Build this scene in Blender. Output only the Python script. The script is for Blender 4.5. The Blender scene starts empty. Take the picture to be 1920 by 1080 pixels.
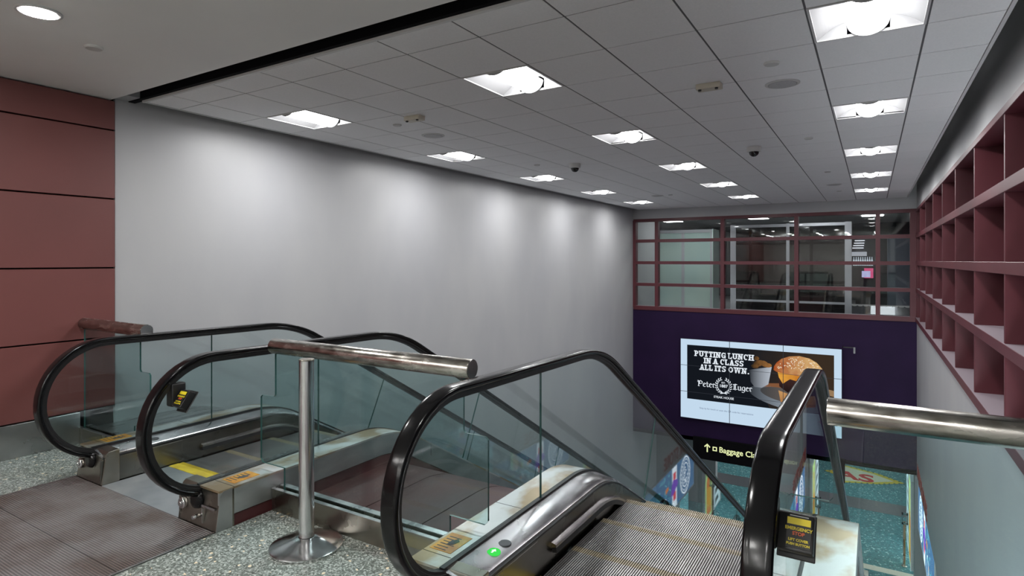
import bpy, bmesh, math, random
from mathutils import Vector, Matrix
random.seed(7)
SC = bpy.context.scene
COL = SC.collection
PI = math.pi

# ------------------------------------------------------------------ camera, world, exposure
cam_d = bpy.data.cameras.new('camera')
cam = bpy.data.objects.new('camera', cam_d); COL.objects.link(cam)
cam.location = (0, 0, 1.54)
cam.rotation_euler = (math.radians(90), 0, math.radians(31.5))
cam_d.sensor_width = 36.0; cam_d.sensor_fit = 'HORIZONTAL'
cam_d.lens = 36.0 * 1103.0 / 1920.0
cam_d.shift_y = -51.0 / 1920.0
cam_d.clip_start = 0.02; cam_d.clip_end = 200
SC.camera = cam
SC.view_settings.view_transform = 'Standard'
SC.view_settings.look = 'None'
SC.view_settings.exposure = 1.12
SC.view_settings.gamma = 1.0
SC.view_settings.use_curve_mapping = False
w = bpy.data.worlds.new('world'); SC.world = w; w.use_nodes = True
w.node_tree.nodes['Background'].inputs[0].default_value = (0.74, 0.80, 0.84, 1)
w.node_tree.nodes['Background'].inputs[1].default_value = 6.0
SC.cycles.transparent_max_bounces = 40
SC.cycles.max_bounces = 10
SC.cycles.diffuse_bounces = 5
SC.cycles.glossy_bounces = 5
SC.cycles.sample_clamp_indirect = 6
SC.cycles.caustics_reflective = False
SC.cycles.caustics_refractive = False
SC.cycles.use_denoising = True

LAMP = 6.0           # emission of the troffer baskets
LAMP_W = 12.0        # the tube light of each troffer

# ------------------------------------------------------------------ materials
def new_mat(name):
    m = bpy.data.materials.new(name); m.use_nodes = True
    nt = m.node_tree; b = nt.nodes['Principled BSDF']
    return m, nt, b
def N(nt, t, **kw):
    n = nt.nodes.new(t)
    for k, v in kw.items(): setattr(n, k, v)
    return n
def plain(name, col, rough=0.6, metal=0.0, spec=None):
    m, nt, b = new_mat(name)
    b.inputs['Base Color'].default_value = (*col, 1)
    b.inputs['Roughness'].default_value = rough
    b.inputs['Metallic'].default_value = metal
    if spec is not None: b.inputs['Specular IOR Level'].default_value = spec
    return m
def noisy(name, c1, c2, scale=4.0, rough=0.6, metal=0.0, stretch=(1, 1, 1), lo=0.35, hi=0.65, detail=4, bump=0.0, r2=None, bscale=None):
    m, nt, b = new_mat(name)
    tc = N(nt, 'ShaderNodeTexCoord'); mp = N(nt, 'ShaderNodeMapping'); mp.inputs['Scale'].default_value = stretch
    nt.links.new(tc.outputs['Object'], mp.inputs[0])
    no = N(nt, 'ShaderNodeTexNoise'); no.inputs['Scale'].default_value = scale; no.inputs['Detail'].default_value = detail
    nt.links.new(mp.outputs[0], no.inputs['Vector'])
    cr = N(nt, 'ShaderNodeValToRGB')
    cr.color_ramp.elements[0].position = lo; cr.color_ramp.elements[0].color = (*c1, 1)
    cr.color_ramp.elements[1].position = hi; cr.color_ramp.elements[1].color = (*c2, 1)
    nt.links.new(no.outputs['Fac'], cr.inputs[0]); nt.links.new(cr.outputs[0], b.inputs['Base Color'])
    b.inputs['Metallic'].default_value = metal
    b.inputs['Roughness'].default_value = rough
    if r2 is not None:
        mr = N(nt, 'ShaderNodeMapRange'); mr.inputs[1].default_value = lo; mr.inputs[2].default_value = hi
        mr.inputs[3].default_value = rough; mr.inputs[4].default_value = r2
        nt.links.new(no.outputs['Fac'], mr.inputs[0]); nt.links.new(mr.outputs[0], b.inputs['Roughness'])
    if bump:
        n2 = N(nt, 'ShaderNodeTexNoise'); n2.inputs['Scale'].default_value = bscale or scale * 8
        nt.links.new(mp.outputs[0], n2.inputs['Vector'])
        bp = N(nt, 'ShaderNodeBump'); bp.inputs['Strength'].default_value = bump; bp.inputs['Distance'].default_value = 0.01
        nt.links.new(n2.outputs['Fac'], bp.inputs['Height']); nt.links.new(bp.outputs[0], b.inputs['Normal'])
    return m
EXPO = 2 ** 1.12
def emit(name, col, s=1.0):
    s = s / EXPO
    m = bpy.data.materials.new(name); m.use_nodes = True; nt = m.node_tree
    nt.nodes.remove(nt.nodes['Principled BSDF'])
    e = N(nt, 'ShaderNodeEmission'); e.inputs[0].default_value = (*col, 1); e.inputs[1].default_value = s
    nt.links.new(e.outputs[0], nt.nodes['Material Output'].inputs[0])
    return m
def glass(name, tint, refl=1.0, haze=0.0):
    m = bpy.data.materials.new(name); m.use_nodes = True; nt = m.node_tree
    nt.nodes.remove(nt.nodes['Principled BSDF'])
    g = N(nt, 'ShaderNodeNewGeometry')
    dot = N(nt, 'ShaderNodeVectorMath', operation='DOT_PRODUCT')
    nt.links.new(g.outputs['Incoming'], dot.inputs[0]); nt.links.new(g.outputs['Normal'], dot.inputs[1])
    ab = N(nt, 'ShaderNodeMath', operation='ABSOLUTE'); nt.links.new(dot.outputs['Value'], ab.inputs[0])
    s1 = N(nt, 'ShaderNodeMath', operation='SUBTRACT'); s1.inputs[0].default_value = 1.0; nt.links.new(ab.outputs[0], s1.inputs[1])
    p5 = N(nt, 'ShaderNodeMath', operation='POWER'); p5.inputs[1].default_value = 5.0; nt.links.new(s1.outputs[0], p5.inputs[0])
    ma = N(nt, 'ShaderNodeMath', operation='MULTIPLY_ADD'); ma.inputs[1].default_value = 0.96 * refl; ma.inputs[2].default_value = 0.04 * refl
    nt.links.new(p5.outputs[0], ma.inputs[0])
    tr = N(nt, 'ShaderNodeBsdfTransparent'); tr.inputs[0].default_value = (*tint, 1)
    gl = N(nt, 'ShaderNodeBsdfGlossy'); gl.inputs['Roughness'].default_value = 0.0
    mx = N(nt, 'ShaderNodeMixShader'); nt.links.new(ma.outputs[0], mx.inputs[0])
    src = tr
    if haze:
        df = N(nt, 'ShaderNodeBsdfDiffuse'); df.inputs[0].default_value = (0.6, 0.66, 0.66, 1)
        m2 = N(nt, 'ShaderNodeMixShader'); m2.inputs[0].default_value = haze
        nt.links.new(tr.outputs[0], m2.inputs[1]); nt.links.new(df.outputs[0], m2.inputs[2]); src = m2
    nt.links.new(src.outputs[0], mx.inputs[1]); nt.links.new(gl.outputs[0], mx.inputs[2])
    nt.links.new(mx.outputs[0], nt.nodes['Material Output'].inputs[0])
    return m

M = {}
M['wall'] = noisy('white_wall_paint', (0.405, 0.407, 0.424), (0.442, 0.443, 0.452), 1.3, 0.42, stretch=(1, 1, .5), bump=0.12, bscale=5.0)
M['plaster'] = noisy('plaster_ceiling_paint', (0.82, 0.82, 0.82), (0.86, 0.86, 0.85), 1.1, 0.7)
M['tile'] = noisy('ceiling_tile_face', (0.84, 0.845, 0.855), (0.88, 0.88, 0.89), 90, 0.9, detail=2)
M['tile_dark'] = plain('dark_grey_grid_bar', (0.12, 0.12, 0.125), 0.8)  # dark grey of the bars between the ceiling tiles
M['black'] = plain('black_paint_and_void_dark', (0.004, 0.004, 0.005), 0.8, spec=0.1)
M['whitetrim'] = plain('white_metal_trim', (0.62, 0.62, 0.62), 0.5)
M['maroon'] = noisy('maroon_wall_panel', (0.145, 0.048, 0.044), (0.165, 0.054, 0.050), 1.2, 0.45)
M['maroon_frame'] = noisy('maroon_window_frame_paint', (0.085, 0.016, 0.023), (0.105, 0.021, 0.029), 2.0, 0.42)
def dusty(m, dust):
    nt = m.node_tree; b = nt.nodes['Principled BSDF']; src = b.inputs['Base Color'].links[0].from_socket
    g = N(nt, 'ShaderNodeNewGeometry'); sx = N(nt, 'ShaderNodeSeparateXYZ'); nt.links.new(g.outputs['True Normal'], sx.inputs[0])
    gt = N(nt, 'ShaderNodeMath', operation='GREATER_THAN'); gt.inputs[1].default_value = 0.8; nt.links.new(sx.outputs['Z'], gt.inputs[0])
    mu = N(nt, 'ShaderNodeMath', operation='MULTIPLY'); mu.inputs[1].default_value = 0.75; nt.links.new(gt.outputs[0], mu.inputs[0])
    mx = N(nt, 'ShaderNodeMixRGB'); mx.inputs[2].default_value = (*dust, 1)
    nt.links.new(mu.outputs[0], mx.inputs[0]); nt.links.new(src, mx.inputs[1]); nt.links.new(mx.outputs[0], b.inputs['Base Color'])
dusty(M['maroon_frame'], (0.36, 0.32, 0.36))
M['maroon_clad'] = noisy('maroon_escalator_cladding', (0.055, 0.012, 0.014), (0.085, 0.022, 0.022), 2.5, 0.42, r2=0.55)
M['purple'] = noisy('dark_purple_wall_paint', (0.0155, 0.0055, 0.034), (0.021, 0.0075, 0.043), 1.2, 0.6)
M['purple'].node_tree.nodes['Principled BSDF'].inputs['Specular IOR Level'].default_value = 0.2
M['steel'] = noisy('brushed_steel', (0.42, 0.42, 0.43), (0.62, 0.62, 0.62), 3.0, 0.26, 1.0, stretch=(6, 1, 1), r2=0.36, bump=0.04, bscale=30)
M['steel_dark'] = noisy('tarnished_steel', (0.20, 0.18, 0.15), (0.36, 0.34, 0.30), 2.6, 0.22, 1.0, r2=0.36, bump=0.05, bscale=14)
M['steel_pipe'] = noisy('handrail_pipe_steel', (0.30, 0.28, 0.25), (0.56, 0.54, 0.50), 9.0, 0.16, 1.0, stretch=(1, 3, 3), r2=0.30)
M['chrome'] = noisy('polished_chrome', (0.58, 0.58, 0.59), (0.70, 0.70, 0.71), 5.0, 0.12, 1.0, r2=0.20)
M['deck'] = noisy('worn_stained_steel_deck', (0.42, 0.31, 0.19), (0.68, 0.69, 0.69), 3.2, 0.32, 0.75, stretch=(1.6, 1, 1), lo=0.42, hi=0.58, r2=0.42)
M['side_steel'] = noisy('satin_side_steel', (0.36, 0.38, 0.38), (0.50, 0.52, 0.52), 3.0, 0.34, 0.85, stretch=(1,1,3), r2=0.42)
M['inner_deck'] = noisy('scuffed_inner_deck_steel', (0.36, 0.34, 0.35), (0.60, 0.58, 0.60), 3.0, 0.20, 1.0, r2=0.30)
M['skirt'] = noisy('dark_skirt_steel', (0.10, 0.095, 0.08), (0.24, 0.23, 0.21), 2.0, 0.20, 1.0, r2=0.34)
M['rubber'] = plain('black_handrail_rubber', (0.0035, 0.0035, 0.004), 0.17, spec=0.28)
M['guide'] = plain('black_rail_guide', (0.012, 0.012, 0.013), 0.4)
M['blackplastic'] = plain('black_plastic', (0.010, 0.010, 0.010), 0.4)
M['yellow'] = plain('yellow_label', (0.62, 0.50, 0.02), 0.4)
M['orange_red'] = plain('red_label_text', (0.60, 0.10, 0.02), 0.4)
M['amber'] = noisy('amber_warning_label', (0.50, 0.20, 0.02), (0.70, 0.36, 0.03), 14, 0.35)
M['glass'] = glass('balustrade_glass', (0.865, 0.915, 0.915))
M['glass_guard'] = glass('guard_glass', (0.80, 0.89, 0.885))
M['glass_win'] = glass('window_glass', (0.93, 0.95, 0.95), 1.0)
M['glass_edge'] = plain('green_glass_edge', (0.035, 0.11, 0.10), 0.2)
M['glass_edge_bright'] = plain('pale_glass_edge', (0.30, 0.42, 0.42), 0.2)
M['white_frame'] = plain('white_aluminium_frame', (0.55, 0.56, 0.60), 0.4)
M['nightglass'] = plain('dark_night_glass', (0.004, 0.005, 0.006), 0.04, spec=0.6)
M['grey'] = plain('grey_paint', (0.30, 0.31, 0.32), 0.55)
M['darkgrey'] = plain('dark_grey_paint', (0.06, 0.065, 0.075), 0.5)
M['beige'] = plain('beige_plastic', (0.55, 0.51, 0.42), 0.5)
M['offwhite'] = plain('off_white_plastic', (0.58, 0.58, 0.57), 0.5)
M['redtext'] = plain('dark_red_letters', (0.30, 0.05, 0.04), 0.5)

def carpet_mat():
    m, nt, b = new_mat('teal_speckled_carpet')
    tc = N(nt, 'ShaderNodeTexCoord')
    vo = N(nt, 'ShaderNodeTexVoronoi'); vo.inputs['Scale'].default_value = 30
    nt.links.new(tc.outputs['Object'], vo.inputs['Vector'])
    cr = N(nt, 'ShaderNodeValToRGB')
    e = cr.color_ramp.elements
    e[0].position = 0.0; e[0].color = (0.035, 0.13, 0.15, 1)
    e[1].position = 0.78; e[1].color = (0.06, 0.21, 0.23, 1)
    x = cr.color_ramp.elements.new(0.93); x.color = (0.08, 0.28, 0.30, 1)
    x = cr.color_ramp.elements.new(0.99); x.color = (0.40, 0.60, 0.60, 1)
    sp = N(nt, 'ShaderNodeSeparateColor'); nt.links.new(vo.outputs['Color'], sp.inputs[0])
    nt.links.new(sp.outputs[0], cr.inputs[0]); nt.links.new(cr.outputs[0], b.inputs['Base Color'])
    b.inputs['Roughness'].default_value = 0.9
    return m
M['carpet'] = carpet_mat()
def terrazzo_mat():
    m, nt, b = new_mat('grey_green_terrazzo')
    tc = N(nt, 'ShaderNodeTexCoord')
    vo = N(nt, 'ShaderNodeTexVoronoi'); vo.inputs['Scale'].default_value = 120
    nt.links.new(tc.outputs['Object'], vo.inputs['Vector'])
    sp = N(nt, 'ShaderNodeSeparateColor'); nt.links.new(vo.outputs['Color'], sp.inputs[0])
    cr = N(nt, 'ShaderNodeValToRGB'); e = cr.color_ramp.elements
    e[0].position = 0.0; e[0].color = (0.10, 0.11, 0.098, 1)
    e[1].position = 0.45; e[1].color = (0.19, 0.215, 0.198, 1)
    x = e.new(0.72); x.color = (0.31, 0.345, 0.325, 1)
    x = e.new(0.93); x.color = (0.54, 0.57, 0.54, 1)
    nt.links.new(sp.outputs[0], cr.inputs[0])
    no = N(nt, 'ShaderNodeTexNoise'); no.inputs['Scale'].default_value = 2.2; no.inputs['Detail'].default_value = 5
    nt.links.new(tc.outputs['Object'], no.inputs['Vector'])
    mx = N(nt, 'ShaderNodeMixRGB'); mx.blend_type = 'MULTIPLY'; mx.inputs[0].default_value = 0.55
    c2 = N(nt, 'ShaderNodeValToRGB'); c2.color_ramp.elements[0].position = .35; c2.color_ramp.elements[0].color = (.74, .71, .64, 1)
    c2.color_ramp.elements[1].position = .6; c2.color_ramp.elements[1].color = (1, 1, 1, 1)
    nt.links.new(no.outputs['Fac'], c2.inputs[0])
    nt.links.new(cr.outputs[0], mx.inputs[1]); nt.links.new(c2.outputs[0], mx.inputs[2])
    nt.links.new(mx.outputs[0], b.inputs['Base Color'])
    # sparse brass chips, their glint put into the colour as pale specks
    v2 = N(nt, 'ShaderNodeTexVoronoi'); v2.inputs['Scale'].default_value = 70
    nt.links.new(tc.outputs['Object'], v2.inputs['Vector'])
    s2 = N(nt, 'ShaderNodeSeparateColor'); nt.links.new(v2.outputs['Color'], s2.inputs[0])
    g = N(nt, 'ShaderNodeMath', operation='GREATER_THAN'); g.inputs[1].default_value = 0.985; nt.links.new(s2.outputs[1], g.inputs[0])
    gm = N(nt, 'ShaderNodeMixRGB'); gm.inputs[2].default_value = (0.85, 0.72, 0.52, 1)
    nt.links.new(g.outputs[0], gm.inputs[0]); nt.links.new(mx.outputs[0], gm.inputs[1]); nt.links.new(gm.outputs[0], b.inputs['Base Color'])
    b.inputs['Roughness'].default_value = 0.22
    return m
M['terrazzo'] = terrazzo_mat()
def ribbed_mat():
    m, nt, b = new_mat('ribbed_landing_plate_steel')
    tc = N(nt, 'ShaderNodeTexCoord'); sx = N(nt, 'ShaderNodeSeparateXYZ'); nt.links.new(tc.outputs['Object'], sx.inputs[0])
    mu = N(nt, 'ShaderNodeMath', operation='MULTIPLY'); mu.inputs[1].default_value = 2 * PI / 0.0135; nt.links.new(sx.outputs['Y'], mu.inputs[0])
    si = N(nt, 'ShaderNodeMath', operation='SINE'); nt.links.new(mu.outputs[0], si.inputs[0])
    bp = N(nt, 'ShaderNodeBump'); bp.inputs['Strength'].default_value = 0.7; bp.inputs['Distance'].default_value = 0.003
    nt.links.new(si.outputs[0], bp.inputs['Height']); nt.links.new(bp.outputs[0], b.inputs['Normal'])
    no = N(nt, 'ShaderNodeTexNoise'); no.inputs['Scale'].default_value = 2.4; no.inputs['Detail'].default_value = 5
    nt.links.new(tc.outputs['Object'], no.inputs['Vector'])
    cr = N(nt, 'ShaderNodeValToRGB'); e = cr.color_ramp.elements
    e[0].position = .38; e[0].color = (0.24, 0.20, 0.185, 1); e[1].position = .6; e[1].color = (0.40, 0.385, 0.39, 1)
    nt.links.new(no.outputs['Fac'], cr.inputs[0])
    mr = N(nt, 'ShaderNodeMapRange'); mr.inputs[1].default_value = -1; mr.inputs[2].default_value = 1; mr.inputs[3].default_value = .55; mr.inputs[4].default_value = 1
    nt.links.new(si.outputs[0], mr.inputs[0])
    vm = N(nt, 'ShaderNodeVectorMath', operation='SCALE'); nt.links.new(cr.outputs[0], vm.inputs[0]); nt.links.new(mr.outputs[0], vm.inputs['Scale'])
    nt.links.new(vm.outputs[0], b.inputs['Base Color'])
    b.inputs['Metallic'].default_value = 0.6; b.inputs['Roughness'].default_value = 0.42
    return m
M['ribbed'] = ribbed_mat()
M['comb'] = noisy('comb_plate_steel', (0.36, 0.40, 0.43), (0.50, 0.53, 0.55), 4, 0.35, 0.7)
M['combyellow'] = noisy('worn_yellow_comb', (0.50, 0.36, 0.03), (0.66, 0.50, 0.04), 12, 0.45)
M['tread'] = noisy('ridged_step_tread', (0.27, 0.26, 0.26), (0.38, 0.37, 0.37), 3, 0.36, 0.75)
M['tread_low'] = plain('step_groove', (0.03, 0.03, 0.03), 0.6)
M['tread_ochre'] = noisy('worn_ochre_step_edge', (0.29, 0.25, 0.18), (0.33, 0.28, 0.19), 8, 0.45, 0.4)

# ------------------------------------------------------------------ mesh helpers
class MB:
    def __init__(s): s.bm = bmesh.new()
    def quad(s, pts, mi=0):
        f = s.bm.faces.new([s.bm.verts.new(p) for p in pts]); f.material_index = mi; return f
    def box(s, x0, x1, y0, y1, z0, z1, mi=0):
        v = [s.bm.verts.new(p) for p in ((x0,y0,z0),(x1,y0,z0),(x1,y1,z0),(x0,y1,z0),(x0,y0,z1),(x1,y0,z1),(x1,y1,z1),(x0,y1,z1))]
        for ix in ((0,3,2,1),(4,5,6,7),(0,1,5,4),(1,2,6,5),(2,3,7,6),(3,0,4,7)):
            f = s.bm.faces.new([v[i] for i in ix]); f.material_index = mi
        return s
    def prism(s, poly, origin, u, v, n, depth, mi=0, side=None):
        """flat polygon (2-D pts) laid on axes u,v from origin, extruded depth along n"""
        o, u, v, n = Vector(origin), Vector(u), Vector(v), Vector(n)
        a = [s.bm.verts.new(o + u * p[0] + v * p[1]) for p in poly]
        b = [s.bm.verts.new(o + u * p[0] + v * p[1] + n * depth) for p in poly]
        k = len(poly)
        f = s.bm.faces.new(a); f.material_index = mi
        f = s.bm.faces.new(b[::-1]); f.material_index = mi
        for i in range(k):
            f = s.bm.faces.new((a[i], b[i], b[(i+1) % k], a[(i+1) % k])); f.material_index = mi if side is None else side
        return s
    def lathe(s, prof, c=(0,0,0), axis='z', seg=32, mi=0, smooth=True):
        rings = []
        for r, h in prof:
            ring = []
            for i in range(seg):
                a = 2 * PI * i / seg
                if axis == 'z': p = (c[0] + r*math.cos(a), c[1] + r*math.sin(a), c[2] + h)
                elif axis == 'x': p = (c[0] + h, c[1] + r*math.cos(a), c[2] + r*math.sin(a))
                else: p = (c[0] + r*math.cos(a), c[1] + h, c[2] + r*math.sin(a))
                ring.append(s.bm.verts.new(p))
            rings.append(ring)
        for j in range(len(rings) - 1):
            for i in range(seg):
                f = s.bm.faces.new((rings[j][i], rings[j][(i+1)%seg], rings[j+1][(i+1)%seg], rings[j+1][i]))
                f.material_index = mi; f.smooth = smooth
        for ring in (rings[0], rings[-1]):
            f = s.bm.faces.new(ring); f.material_index = mi
        return s
    def sweep(s, path, prof, x0=0.0, smooth=True, mi=0):
        """path: (y,z) points; prof: (x,n) closed loop, n = outward of the path"""
        rings = []
        for i, (y, z) in enumerate(path):
            a = path[max(i-1, 0)]; b = path[min(i+1, len(path)-1)]
            ty, tz = b[0]-a[0], b[1]-a[1]; l = math.hypot(ty, tz); ty /= l; tz /= l
            ny, nz = -tz, ty
            k = 1.0
            if 0 < i < len(path)-1:
                c1 = (path[i][0]-a[0], path[i][1]-a[1]); l1 = math.hypot(*c1)
                k = 1.0 / max(0.5, (c1[0]*ty + c1[1]*tz) / l1)
            rings.append([s.bm.verts.new((x0 + px, y + ny*pn*k, z + nz*pn*k)) for px, pn in prof])
        m = len(prof)
        for j in range(len(rings)-1):
            for i in range(m):
                f = s.bm.faces.new((rings[j][i], rings[j][(i+1)%m], rings[j+1][(i+1)%m], rings[j+1][i]))
                f.smooth = smooth; f.material_index = mi
        for r in (rings[0], rings[-1]):
            f = s.bm.faces.new(r); f.material_index = mi
        return s
    def bevel(s, w, seg=2, ang=40):
        bmesh.ops.remove_doubles(s.bm, verts=s.bm.verts, dist=1e-6)
        es = [e for e in s.bm.edges if len(e.link_faces) == 2 and e.calc_face_angle(0) > math.radians(ang)]
        bmesh.ops.bevel(s.bm, geom=es, offset=w, segments=seg, affect='EDGES', profile=0.5, clamp_overlap=True)
        return s

def obj(name, mb, mats, parent=None, loc=None, norm=True):
    bm = mb.bm
    if norm: bmesh.ops.recalc_face_normals(bm, faces=bm.faces)
    me = bpy.data.meshes.new(name); bm.to_mesh(me); bm.free()
    for m in (mats if isinstance(mats, (list, tuple)) else [mats]): me.materials.append(m)
    o = bpy.data.objects.new(name, me); COL.objects.link(o)
    if parent is not None: o.parent = parent
    if loc is not None: o.location = loc
    return o
def tag(o, label, cat, group=None):
    o['label'] = label; o['category'] = cat
    if group: o['group'] = group
    return o
def thing(name, label, cat, loc=(0,0,0), group=None):
    o = bpy.data.objects.new(name, None); COL.objects.link(o); o.location = loc
    o.empty_display_size = 0.1
    return tag(o, label, cat, group)
def struct(name, mb, mats):
    o = obj(name, mb, mats); o['kind'] = 'structure'; return o
def copy_tree(o, parent=None):
    c = o.copy(); COL.objects.link(c); c.parent = parent
    for ch in list(o.children): copy_tree(ch, c)
    return c
def smooth(o, ang=35):
    me = o.data
    for p in me.polygons: p.use_smooth = True
    es = []
    bm = bmesh.new(); bm.from_mesh(me)
    for e in bm.edges:
        if len(e.link_faces) == 2 and e.calc_face_angle(0) > math.radians(ang): e.smooth = False
    bm.to_mesh(me); bm.free()
    return o

def text_obj(name, s, size, origin, u, v, mat, parent=None, depth=0.004, bold=0.0, align='LEFT', sx=1.0, shear=0.0):
    """string on a plane: u = reading direction, v = up"""
    cu = bpy.data.curves.new(name, 'FONT'); cu.body = s; cu.size = size; cu.extrude = depth / 2; cu.offset = bold
    cu.align_x = align; cu.shear = shear; cu.resolution_u = 3
    t = bpy.data.objects.new(name + '_curve', cu); COL.objects.link(t)
    dg = bpy.context.evaluated_depsgraph_get(); dg.update()
    me = bpy.data.meshes.new_from_object(t.evaluated_get(dg)); bpy.data.objects.remove(t)
    bpy.data.curves.remove(cu)
    u, v = Vector(u).normalized(), Vector(v).normalized(); n = u.cross(v)
    mt = Matrix(((u.x*sx, v.x, n.x, origin[0]), (u.y*sx, v.y, n.y, origin[1]), (u.z*sx, v.z, n.z, origin[2]), (0,0,0,1)))
    me.transform(mt); me.name = name
    me.materials.clear(); me.materials.append(mat)
    o = bpy.data.objects.new(name, me); COL.objects.link(o)
    if parent is not None: o.parent = parent
    return o

def fillet_path(pts, radii, seg=14):
    """polyline with rounded corners; radii per inner point"""
    out = [pts[0]]
    for i in range(1, len(pts)-1):
        p = Vector((*pts[i], 0)); a = Vector((*pts[i-1], 0)); b = Vector((*pts[i+1], 0)); r = radii[i-1]
        d1 = (a-p).normalized(); d2 = (b-p).normalized(); ang = d1.angle(d2)
        t = r / math.tan(ang/2); c = p + (d1+d2).normalized() * (r/math.sin(ang/2))
        s1 = p + d1*t; s2 = p + d2*t
        v1 = s1-c; v2 = s2-c; tot = v1.angle(v2)
        sg = 1 if v1.x*v2.y - v1.y*v2.x > 0 else -1
        for k in range(seg+1):
            th = sg*tot*k/seg
            out.append((c.x + v1.x*math.cos(th) - v1.y*math.sin(th), c.y + v1.x*math.sin(th) + v1.y*math.cos(th)))
    out.append(pts[-1]); return out
def path_z(path, y):
    for a, b in zip(path, path[1:]):
        if a[0] <= y <= b[0] and b[0] > a[0]:
            return a[1] + (b[1]-a[1])*(y-a[0])/(b[0]-a[0])
    return path[-1][1] if y > path[-1][0] else path[0][1]
def densify(path, step=0.4):
    out = [path[0]]
    for a, b in zip(path, path[1:]):
        n = max(1, int(math.hypot(b[0]-a[0], b[1]-a[1]) / step))
        for k in range(1, n+1): out.append((a[0]+(b[0]-a[0])*k/n, a[1]+(b[1]-a[1])*k/n))
    return out

# ------------------------------------------------------------------ the setting
XL, XR, YB = -5.73, 0.84, 15.85     # left wall, right wall, back wall planes
ZC, ZLOW, ZSOF = 2.96, -5.7, -3.23  # tile ceiling, lower floor, underside of the purple wall
ZS, ZT = 0.24, 2.67                 # glazed band bottom / top
# left wall (two storeys)
mb = MB(); mb.box(XL-0.2, XL, 2.61, 18.0, ZLOW, 3.6)
struct('wall_left', mb, M['wall'])
mb = MB(); mb.box(XL-0.2, XL-0.03, -7.0, 2.61, -0.3, 3.4)
struct('wall_left_upper_landing', mb, M['black'])
# maroon panels with reveals on the landing part of the left wall
mb = MB()
zs = [0.265, 0.87, 1.478, 2.085, 2.69, 2.955]
for a, b in zip(zs, zs[1:]):
    for y0, y1 in ((-7.0, -2.31), (-2.30, 2.60)):
        mb.box(XL-0.03, XL+0.02, y0, y1, a+0.006, b-0.006)
mb.bevel(0.003, 1)
struct('wall_left_maroon_panels', mb, M['maroon'])
mb = MB(); mb.box(XL-0.03, XL+0.03, -7.0, 2.33, 0.0, 0.262).bevel(0.003, 1)
struct('baseboard_left', mb, M['steel'])
# right wall: below the glazing, above the glazing
mb = MB()
mb.box(XR, XR+0.5, 1.2, YB, ZSOF, ZS)
mb.box(XR, XR+0.5, 1.2, YB, ZT, 3.6)
mb.box(XR, XR+0.5, -7.0, 1.2, 0.0, 3.6)
mb.box(XR+0.45, XR+0.5, 1.2, YB, ZLOW, ZSOF)
struct('wall_right', mb, M['wall'])
# back wall: strip above the glazing, dark purple wall under it
mb = MB(); mb.box(XL, XR+0.02, YB, YB+0.25, ZT+0.02, 3.6)
struct('wall_back', mb, M['wall'])
mb = MB(); mb.box(XL, XR, YB, YB+0.25, ZSOF, ZS-0.06)
struct('wall_back_purple', mb, M['purple'])
# landing floor (terrazzo), with the openings for the two landing plates
mb = MB()
E1, E2 = -4.67, -1.565
px = [(XL-0.2, E1-0.20), (E1+1.505, E2-0.20), (E2+1.505, XR+0.3)]
for a, b in px: mb.box(a, b, -7.0, 2.36, -0.35, 0.0)
for e in (E1, E2): mb.box(e-0.20, e+1.505, -7.0, -1.45, -0.35, 0.0)
mb.box(XL-0.2, XR+0.3, -7.0, 2.30, -0.40, -0.351)
struct('floor', mb, M['terrazzo'])
mb = MB(); mb.box(-12, 6, 2.2, 36, ZLOW-0.1, ZLOW)
struct('floor_lower', mb, M['carpet'])
# plaster ceiling over the landing
mb = MB(); mb.box(XL-0.2, XR+0.3, -7.0, 2.575, ZC, ZC+0.35)
struct('ceiling_plaster', mb, M['plaster'])
mb = MB(); mb.box(XL, XL+0.20, 2.575, 2.775, ZC+0.02, ZC+0.4)
mb.box(XL, XR, 2.72, 2.775, ZC+0.012, ZC+0.5, 1)
mb.box(XL-0.2, XR+0.5, 2.5, YB+0.3, 3.6, 3.7, 1)
mb.box(XL-0.2, XR+0.5, 2.4, 2.575, ZC+0.35, 3.6, 1)
struct('ceiling_void', mb, [M['wall'], M['black']])  # black faces put the darkness of the unlit void into colour
# tile ceiling: individual tiles over a dark grid, with holes for the troffers
TX = [-0.324 + 0.602*k for k in range(-8, 2)]         # grid lines across
TX = [-5.545] + TX + [0.655]
TY = [2.775, 3.078] + [3.690 + 0.612*k for k in range(0, 20)]
TY = [y for y in TY if y < YB-0.02] + [YB-0.005]
fix_cols = {'A': -5.14, 'B': -2.732, 'C': -0.324}
fix_y = [3.690 + 4*0.612*n for n in range(5)]
def is_fix(x0, y0):
    return any(abs(x0-c) < 0.03 for c in fix_cols.values()) and any(abs(y0-f) < 0.03 for f in fix_y)
mb = MB()
for i in range(len(TX)-1):
    for j in range(len(TY)-1):
        if is_fix(TX[i], TY[j]): continue
        mb.box(TX[i]+0.0065, TX[i+1]-0.0065, TY[j]+0.0055, TY[j+1]-0.0055, ZC, ZC+0.018)
struct('ceiling', mb, M['tile'])
mb = MB()
for x in TX[1:-1]: mb.box(x-0.012, x+0.012, TY[0], TY[-1], ZC+0.003, ZC+0.016)
for y in TY[1:-1]: mb.box(TX[0], TX[-1], y-0.012, y+0.012, ZC+0.0035, ZC+0.0155)
struct('trim_ceiling_grid', mb, M['tile_dark'])
mb = MB()
mb.box(TX[0]-0.02, TX[-1]+0.02, 2.755, 2.777, ZC-0.006, ZC+0.012)
mb.box(TX[0]-0.02, TX[0]+0.002, 2.775, YB, ZC-0.004, ZC+0.05)
mb.box(TX[-1]-0.002, TX[-1]+0.02, 2.775, YB, ZC-0.004, ZC+0.05)
struct('trim_ceiling_edge', mb, M['whitetrim'])

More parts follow.
